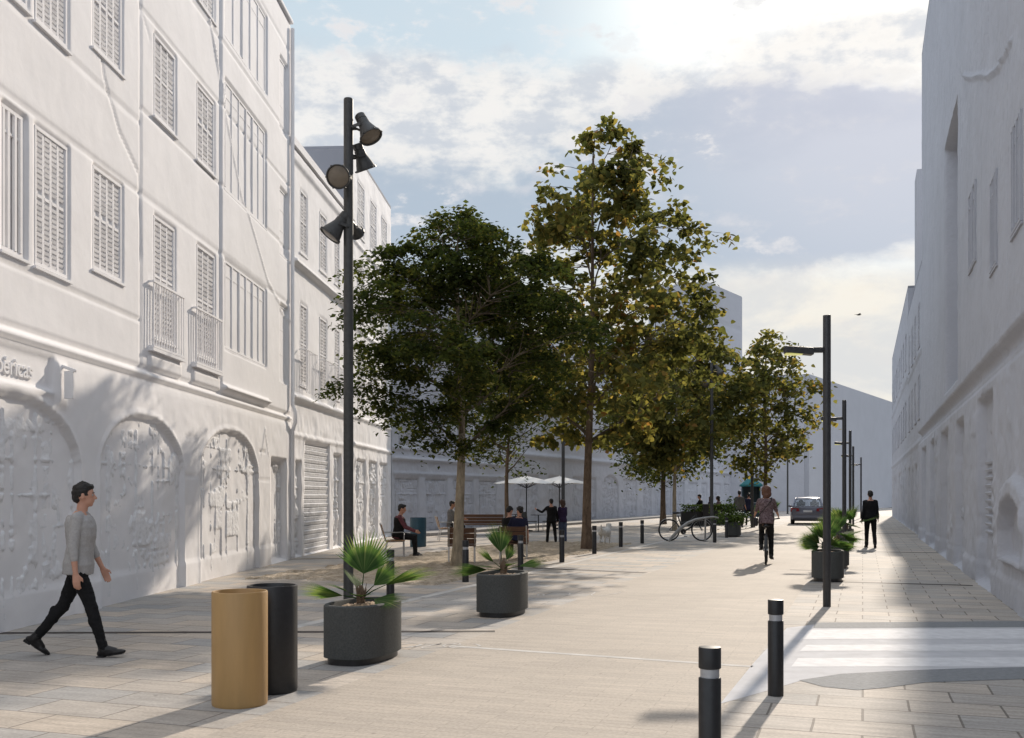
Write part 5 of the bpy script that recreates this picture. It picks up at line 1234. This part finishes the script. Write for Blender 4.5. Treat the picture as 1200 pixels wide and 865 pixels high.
# ------------------------------------------------------------------ people
def loft(mb, levels, org, X, Y, Z, add=0.0, n=20):
    """closed elliptical loft; levels (h, wy, dx, shift)"""
    i0 = len(mb.v)
    for h, wy, dx, sh in levels:
        for i in range(n):
            a = 2*math.pi*i/n; cx, sy = math.cos(a), math.sin(a)
            ex = math.copysign(abs(cx)**.85, cx); ey = math.copysign(abs(sy)**.85, sy)
            p = org+Z*h+X*((dx+add)*ex+sh)+Y*((wy+add)*ey); mb.v.append(tuple(p))
    m_ = len(levels)
    for k in range(m_-1): mb.f += [(i0+k*n+i, i0+k*n+(i+1) % n, i0+(k+1)*n+(i+1) % n, i0+(k+1)*n+i) for i in range(n)]
    mb.f += [tuple(range(i0, i0+n))[::-1], tuple(range(i0+(m_-1)*n, i0+m_*n))]
def person(label, loc, rz, H=1.75, vox=.013, lean=0, hip=((0, 3), (0, 3)), knee=(0, 0), foot=(0, 0), sh=((0, 8), (0, 8)), el=(10, 10), inn=(0, 0), head=(0, 0), pz=None,
           top='sweater', topm='cloth_black', legm='cloth_black', shoem='leather', hairm='hair_black', hair='short', sleeve=1.0, slim=1.0, skin='skin', group=None, vest=None, legs='trousers', headfwd=0.0, roll=0):
    """faces local +x; index 0 = left (+y), 1 = right (-y); angles in degrees"""
    s = H/1.77; t = thing('person', label, 'person', loc, rz, group)
    Fx, Fy, Fz = Vector((1, 0, 0)), Vector((0, 1, 0)), Vector((0, 0, 1))
    L0 = R(lean); sx = Matrix.Rotation(R(roll), 3, 'X'); Z = sx@Vector((math.sin(L0), 0, math.cos(L0))); X = sx@Vector((math.cos(L0), 0, -math.sin(L0))); Y = Z.cross(X)
    J = {}
    for i, sg in ((0, 1), (1, -1)):
        f, a = R(hip[i][0]), R(hip[i][1]); hp = Vector((0, sg*.088*s*slim, 0))
        th = Vector((math.sin(f)*math.cos(a), sg*math.sin(a), -math.cos(f)*math.cos(a))); kn = hp+th*.435*s
        f2 = f-R(knee[i]); sn = Vector((math.sin(f2)*math.cos(a*.5), sg*math.sin(a*.5), -math.cos(f2)*math.cos(a*.5))); an = kn+sn*.415*s
        fp = R(foot[i]); fd = Vector((math.cos(fp), sg*.12, math.sin(fp))).normalized(); J[i] = (hp, kn, an, fd)
    low = min(min(J[i][2].z-.075*s-.09*s*max(0, J[i][3].z)*.5, (J[i][2]+J[i][3]*.17*s).z-.035*s-(.04*s if J[i][3].z >= -.1 else 0)) for i in (0, 1))
    P = Vector((0, 0, -low if pz is None else pz))
    for i in (0, 1): J[i] = tuple([J[i][k]+P for k in range(3)])+(J[i][3],)
    arms = {}
    for i, sg in ((0, 1), (1, -1)):
        f, a = R(sh[i][0]), R(sh[i][1]); sj = P+Z*.475*s+Y*(sg*.165*s*slim)
        ua = Vector((math.sin(f)*math.cos(a), sg*math.sin(a), -math.cos(f)*math.cos(a))); eb = sj+ua*.285*s
        f2 = f+R(el[i]); a2 = a-R(inn[i]); fa = Vector((math.sin(f2)*math.cos(a2), sg*math.sin(a2), -math.cos(f2)*math.cos(a2))).normalized(); wr = eb+fa*.25*s
        arms[i] = (sj, eb, wr, fa, sg)
    nb = P+Z*.535*s; hc = P+Z*.70*s+X*(.02+headfwd)*s; hz = Matrix.Rotation(R(head[0]), 3, 'Z')@Matrix.Rotation(-R(head[1]), 3, 'Y')
    HX, HY, HZ = hz@X.lerp(Fx, .6).normalized(), None, None; HZ = hz@Z.lerp(Fz, .6).normalized(); HY = HZ.cross(HX).normalized(); HX = HY.cross(HZ)
    hm = Matrix((HX, HY, HZ)).transposed(); hrot = hm.to_euler()
    def hp_(x, y, z): return hc+hm@Vector((x*s, y*s, z*s))
    T = [(-.10, .10, .085, 0), (-.04, .150, .108, 0), (.03, .160, .110, 0), (.11, .140, .098, .004), (.20, .134, .094, .008), (.31, .150, .108, .008), (.40, .160, .112, .0), (.46, .158, .098, -.008), (.505, .115, .075, -.01), (.545, .06, .055, -.005)]
    T = [(h*s, w_*s*slim, d*s, q*s) for h, w_, d, q in T]
    # ---- body: one continuous skin
    b = MB(); loft(b, T, P, X, Y, Z)
    b.capsule(nb-Z*.05*s, hc-Z*.04*s+X*(-.01*s), .056*s, .050*s, 14)
    b.ball(hp_(-.008, 0, .018), (.096*s, .075*s, .102*s), 20, 14, hrot); b.ball(hp_(.022, 0, -.05), (.066*s, .054*s, .062*s), 16, 10, hrot); b.ball(hp_(.055, 0, -.088), (.024*s, .026*s, .022*s), 10, 8, hrot)
    b.capsule(hp_(.082, 0, .012), hp_(.104, 0, -.026), .010*s, .016*s, 8); b.ball(hp_(.080, 0, -.056), (.014*s, .024*s, .010*s), 8, 6, hrot)
    for sg in (-1, 1): b.ball(hp_(-.008, sg*.076, -.008), (.020*s, .011*s, .032*s), 10, 8, hrot)
    for i in (0, 1):
        hp, kn, an, fd = J[i]; b.capsule(hp, kn, .068*s, .042*s); b.capsule(kn, an, .040*s, .030*s)
        b.capsule(an, an+fd*.05*s-Fz*.035*s, .028*s, .022*s)
        sj, eb, wr, fa, sg = arms[i]; b.capsule(P+Z*.455*s+Y*sg*.08*s, sj, .055*s, .052*s); b.capsule(sj, eb, .047*s, .036*s); b.capsule(eb, wr, .037*s, .024*s)
        # hand: palm, four unequal bent fingers, thumb off the side
        side = fa.cross(Fy); side = (side if side.length > .1 else Fx).normalized(); side = side if side.x > 0 else -side      # towards the front: thumb side
        inn_ = fa.cross(side).normalized(); inn_ = inn_ if inn_.y*sg < 0 else -inn_                    # palm looks to the body
        pc = wr+fa*.05*s
        for q in (-.026, -.009, .009, .026): b.capsule(wr+fa*.01*s+side*q*.6*s, wr+fa*.088*s+side*q*s, .015*s, .0115*s, 8)
        for q, ln in ((.028, .068), (.0095, .078), (-.0095, .072), (-.028, .056)):
            p0 = wr+fa*.088*s+side*q*s; d1 = (fa+inn_*.22).normalized(); d2 = (fa+inn_*.75).normalized(); p1 = p0+d1*ln*.52*s; p2 = p1+d2*ln*.5*s
            b.capsule(p0, p1, .0095*s, .0088*s, 8); b.capsule(p1, p2, .0088*s, .0075*s, 8)
        q0 = wr+fa*.028*s+side*.024*s; q1 = q0+(fa*.7+side*.65+inn_*.25).normalized()*.042*s; q2 = q1+(fa+side*.12+inn_*.3).normalized()*.032*s
        b.capsule(q0, q1, .0125*s, .0105*s, 8); b.capsule(q1, q2, .0105*s, .0085*s, 8)
    for sg in (1, -1): b.capsule(nb-Z*.035*s+Y*sg*.02*s, arms[0 if sg > 0 else 1][0]-Y*sg*.02*s+Z*.012*s, .046*s, .044*s)
    body = remeshed(b, 'body', M[skin], t, vox, 3 if vox < .01 else 2)
    fine = vox < .01
    # ---- top
    c = MB(); Tt = [q for q in T if -.07*s < q[0] < .52*s]; Tt[0] = (-.075*s, Tt[0][1]*1.0, Tt[0][2], 0); loft(c, [(a_, w_, d_, q_) for a_, w_, d_, q_ in Tt], P, X, Y, Z, .030*s)
    c.capsule(nb-Z*.07*s, nb-Z*.012*s, .075*s, .062*s)
    for i in (0, 1):
        sj, eb, wr, fa, sg = arms[i]; c.capsule(P+Z*.455*s+Y*sg*.09*s, sj, .062*s, .060*s); c.capsule(nb-Z*.042*s+Y*sg*.03*s, sj-Y*sg*.02*s+Z*.010*s, .052*s, .056*s)
        if sleeve > .5: c.capsule(sj, eb, .060*s, .049*s); c.capsule(eb, eb.lerp(wr, (sleeve-.5)*2), .049*s, .040*s)
        else: c.capsule(sj, sj.lerp(eb, sleeve*2), .060*s, .052*s)
    remeshed(c, top, M[topm], t, vox, 3, (.005*s, .06) if fine else (.010*s, .09))
    if vest:
        c = MB(); loft(c, [q for q in T if -.07*s < q[0] < .50*s], P, X, Y, Z, .042*s); c.capsule(P+Z*.47*s+Y*.08*s, P+Z*.47*s-Y*.08*s, .078*s, .078*s); remeshed(c, 'vest', M[vest], t, vox, 2, (.008*s, .09))
    # ---- legs
    c = MB(); loft(c, [q for q in T if q[0] < .12*s], P, X, Y, Z, .010*s)
    for i in (0, 1):
        hp, kn, an, fd = J[i]
        if legs == 'trousers':
            k_ = 1.0 if fine else 1.14
            c.capsule(hp, kn, .088*s*k_, .062*s*k_); c.ball(hp-X*.022*s+Z*.0, .088*s, 12, 8); c.capsule(kn, an, .060*s*k_, .047*s*k_); c.ball(kn.lerp(an, .28)-Vector((.012*s, 0, 0)), (.056*s, .056*s, .09*s), 12, 8)
    remeshed(c, 'trousers', M[legm], t, vox, 3, (.009*s, .08) if fine else (.010*s, .1))
    # ---- shoes
    for i in (0, 1):
        hp, kn, an, fd = J[i]; up = Fy.cross(fd); up = up if up.z > 0 else -up; up = up.normalized(); sd_ = fd.cross(up).normalized()
        hl = an-up*.042*s-fd*.035*s; c = MB(); m3 = Matrix((fd, sd_, up)).transposed().to_euler()
        c.capsule(an+(kn-an).normalized()*.09*s, an-up*.02*s-fd*.005*s, .046*s, .050*s, 12); c.capsule(an, an+fd*.10*s-up*.035*s, .046*s, .034*s, 12); c.ball(hl+up*.005*s, (.042*s, .036*s, .036*s), 12, 8, m3)
        c.ball(hl+fd*.075*s-up*.002*s, (.085*s, .040*s, .036*s), 14, 8, m3); c.ball(hl+fd*.155*s-up*.010*s, (.075*s, .045*s, .027*s), 14, 8, m3); c.ball(hl+fd*.20*s-up*.014*s, (.045*s, .034*s, .020*s), 12, 8, m3)
        o = remeshed(c, 'shoe', M[shoem], t, vox, 2)
        c = MB(); c.box(hl-up*.030*s-fd*.004*s, (.075*s, .066*s, .024*s), rot=m3); c.box(hl+fd*.145*s-up*.031*s, (.14*s, .080*s, .012*s), rot=m3); c.build('sole', M['rubber'], o, bevel=.004)
    # ---- hair
    c = MB(); c.ball(hp_(-.020, 0, .034), (.098*s, .083*s, .098*s), 20, 12, hrot); c.ball(hp_(.030, 0, .082), (.062*s, .066*s, .040*s), 14, 8, hrot); c.ball(hp_(-.062, 0, -.012), (.052*s, .070*s, .070*s), 14, 8, hrot)
    if hair == 'long': c.ball(hp_(-.025, 0, .03), (.115*s, .118*s, .118*s), 18, 12); c.ball(hp_(-.06, 0, -.10), (.075*s, .085*s, .085*s), 14, 10); c.ball(hp_(-.05, .055, -.03), (.07*s, .06*s, .09*s), 12, 8); c.ball(hp_(-.05, -.06, -.05), (.07*s, .06*s, .09*s), 12, 8); c.ball(hp_(-.075, .01, -.17), (.05*s, .06*s, .05*s), 12, 8)
    if hair == 'bun': c.ball(hp_(-.11, 0, .05), .045*s, 10, 8)
    if fine:
        r_ = random.Random(4)
        for k in range(70): a, e_ = r_.uniform(0, 6.28), r_.uniform(.1, 1.5); c.ball(hp_(-.018+.096*math.cos(a)*math.cos(e_), .080*math.sin(a)*math.cos(e_), .040+.096*math.sin(e_)), .010*s, 6, 5)
    remeshed(c, 'hair', M[hairm], t, min(vox, .010), 1, (.012*s, .03))
    if fine:
        for sg in (-1, 1):
            c = MB(); c.ball(hp_(.0775, sg*.030, .004), .0105*s, 10, 8); e_ = c.build('eye', M['eye'], t, smooth=True); c = MB(); c.ball(hp_(.0845, sg*.030, .004), .0052*s, 8, 6); c.build('iris', M['hair_brown'], e_, smooth=True)
            c = MB(); c.tube([hp_(.087, sg*.014, .024), hp_(.088, sg*.03, .029), hp_(.078, sg*.046, .024)], .0035*s, 6); c.build('eyebrow', M['hair_black'], t)
    t['_j'] = 0; del t['_j']
    return t, P
SEAT = dict(hip=((86, 5), (84, 5)), knee=(84, 80), foot=(0, 0))
person('walking man in grey sweater and black trousers at the far left by the wall', D(92, 10.15), R(9), 1.775, .0075, lean=3, hip=((-23, 2), (20, 2)), knee=(17, 4), foot=(-36, 10),
       sh=((9, 7), (-5, 9)), el=(16, 12), inn=(4, 3), head=(6, 2), top='sweater', topm='sweater', legm='cloth_black', sleeve=.72)
person('seated man in maroon sleeves and dark vest on the pale wooden seat', D(466, 26.35), R(2), 1.77, .012, lean=8, pz=.55, sh=((28, 6), (30, 6)), el=(38, 38), head=(0, -6), top='shirt', topm='cloth_maroon', vest='cloth_black', **SEAT)
person('seated person with dark hair partly hidden behind the pale tree trunk', D(528, 36), R(6), 1.82, .016, lean=4, pz=.55, sh=((35, 6), (35, 6)), el=(45, 45), top='shirt', topm='cloth_grey', skin='skin_tan', sleeve=.3, **SEAT)
person('seated figure in black, left of the embracing pair, on the brown seat', D(598, 25.1), R(70), 1.72, .012, lean=16, pz=.56, sh=((40, 10), (30, 25)), el=(40, 60), inn=(0, 30), head=(-14, -25), top='shirt', topm='cloth_black', roll=-8, **SEAT)
person('seated figure in navy t-shirt leaning her head left, right of the embracing pair', D(606.5, 24.7), R(100), 1.66, .012, lean=6, pz=.56, sh=((15, 25), (10, 12)), el=(50, 30), inn=(20, 0), head=(25, -10), hair='bun', top='t_shirt', topm='cloth_navy', sleeve=.35, roll=6, **SEAT)
person('standing young man in black facing the terrace with one arm raised', D(646, 33.7), R(100), 1.50, .012, lean=-1, hip=((6, 5), (-6, 6)), knee=(2, 4), sh=((35, 38), (4, 12)), el=(85, 12), head=(0, 0), top='jacket', topm='cloth_black', legm='cloth_black')
person('standing woman in purple top and jeans at the right of the young man in black', D(659.5, 33.9), R(110), 1.46, .012, lean=2, hip=((2, 2), (-3, 2)), sh=((6, 5), (14, 6)), el=(14, 40), hair='long', hairm='hair_brown', top='top', topm='cloth_purple', legm='cloth_jeans', slim=.88)
RZ = R(90)-TH
person('man in black walking away along the pavement on the right', D(1020, 31.2), RZ+R(6), 1.77, .012, lean=1, hip=((12, 1), (-12, 1)), knee=(6, 18), foot=(0, -18), sh=((-8, 8), (10, 8)), el=(14, 16), top='jumper', topm='cloth_black', legm='cloth_black')
# cyclist: bicycle and rider are two things
cp = D(898, 23.9); ch = RZ+R(4)
bicycle('dark bicycle ridden away from the camera by the auburn-haired woman', cp, ch, M['black_metal'], 'black_metal')
ax_ = Vector((math.cos(ch), math.sin(ch), 0))
person('auburn-haired woman in a checked shirt riding the bicycle down the road', cp-ax_*.25, ch, 1.74, .011, lean=10, pz=1.0, hip=((62, 3), (24, 3)), knee=(66, 28), foot=(-8, -12), sh=((38, 14), (38, 14)), el=(22, 22), inn=(4, 4), hair='long', hairm='hair_red', top='shirt', topm='cloth_plaid', sleeve=.55, legm='cloth_black', slim=.95, head=(4, 0))
t = thing('shoulder_bag', 'black shoulder bag hanging at the cyclist\'s left hip on a thin strap', 'bag', cp-ax_*.25, ch); mb = MB(); mb.box((-.06, .23, .98), (.26, .10, .20)); mb.build('bag', M['leather'], t, bevel=.03)
mb = MB(); mb.tube([(-.10, .21, 1.06), (-.17, .10, 1.20), (-.165, -.02, 1.34), (-.10, -.12, 1.475), (.0, -.13, 1.54), (.08, -.08, 1.50), (.18, .05, 1.35), (.14, .17, 1.12), (-.02, .22, 1.06)], .009, 6); mb.build('strap', M['leather'], t, smooth=True)
person('man in a grey shirt walking away beside the planter with white flowers', D(866.5, 50.5), R(75), 1.84, .02, lean=1, hip=((8, 4), (-10, 4)), knee=(5, 14), foot=(0, -15), sh=((-6, 14), (8, 14)), el=(14, 14), top='shirt', topm='cloth_grey', legm='cloth_black', sleeve=.6)
person('dark-clothed person standing in front of the teal kiosk', D(877.5, 54), R(80), 1.72, .02, hip=((8, 3), (-10, 3)), knee=(4, 12), foot=(0, -12), sh=((6, 10), (-6, 10)), el=(20, 14), top='jacket', topm='cloth_navy')
person('customer in black seated high behind the greenery planter', D(821.5, 54.5), R(165), 1.75, .02, lean=6, pz=.82, sh=((40, 6), (40, 6)), el=(40, 40), top='shirt', topm='cloth_black', **SEAT)
person('customer in purple seated behind the thin lamp post', D(831.5, 57), R(0), 1.7, .02, lean=6, pz=.72, sh=((30, 6), (40, 6)), el=(40, 40), hair='long', hairm='hair_brown', top='shirt', topm='cloth_purple', **SEAT)
person('customer in a patterned top seated right of the thin lamp post', D(843, 56.5), R(175), 1.7, .02, lean=6, pz=.74, sh=((30, 6), (40, 6)), el=(40, 40), hair='long', hairm='hair_black', top='shirt', topm='cloth_plaid', **SEAT)
def stool(label, loc, h):
    t = thing('bar_stool', label, 'stool', loc, 0, 'stools of the far café terrace'); mb = MB(); mb.lathe([(0, h), (.17, h), (.18, h-.02), (.17, h-.04), (0, h-.04)], 20); mb.build('seat', M['black_metal'], t, smooth=True)
    for k in range(4): a = k*math.pi/2+.78; mb = MB(); mb.cone((.12*math.cos(a), .12*math.sin(a), h-.04), (.2*math.cos(a), .2*math.sin(a), 0), .013, .011, 8); mb.build('leg', M['steel'], t)
stool('stool under the customer in black', D(821.5, 54.5), .72); stool('stool under the customer in purple', D(831.5, 57), .62); stool('stool under the customer in the patterned top', D(843, 56.5), .64)
# ------------------------------------------------------------------ dog seen from behind
t = thing('dog', 'white dog standing with its back to the camera between the tall trunk and a bollard', 'dog', D(709, 33.2), R(68)); b = MB()
b.capsule((-.24, 0, .41), (.0, 0, .40), .115, .105); b.capsule((0, 0, .40), (.24, 0, .41), .11, .135); b.ball((.25, 0, .38), (.12, .12, .16), 14, 10); b.capsule((.30, 0, .45), (.42, 0, .57), .085, .07); b.ball((.46, 0, .60), (.085, .072, .075), 14, 10); b.capsule((.50, 0, .585), (.60, 0, .565), .042, .028)
for sg in (-1, 1):
    b.capsule((.44, sg*.065, .64), (.42, sg*.085, .58), .022, .012); 
    b.capsule((.26, sg*.075, .34), (.25, sg*.08, .18), .052, .030); b.capsule((.25, sg*.08, .18), (.265, sg*.08, .03), .028, .022); b.ball((.285, sg*.08, .022), (.04, .028, .022), 10, 6)
    b.capsule((-.24, sg*.075, .38), (-.15, sg*.085, .25), .082, .045); b.capsule((-.15, sg*.085, .25), (-.29, sg*.08, .15), .040, .024); b.capsule((-.29, sg*.08, .15), (-.265, sg*.08, .03), .023, .021); b.ball((-.24, sg*.08, .022), (.042, .028, .022), 10, 6)
b.tube([(-.32, 0, .46), (-.39, 0, .52), (-.40, .01, .60), (-.35, .02, .65)], [.032, .030, .026, .012], 8)
remeshed(b, 'body', M['white_fur'], t, .012, 2, (.012, .05))
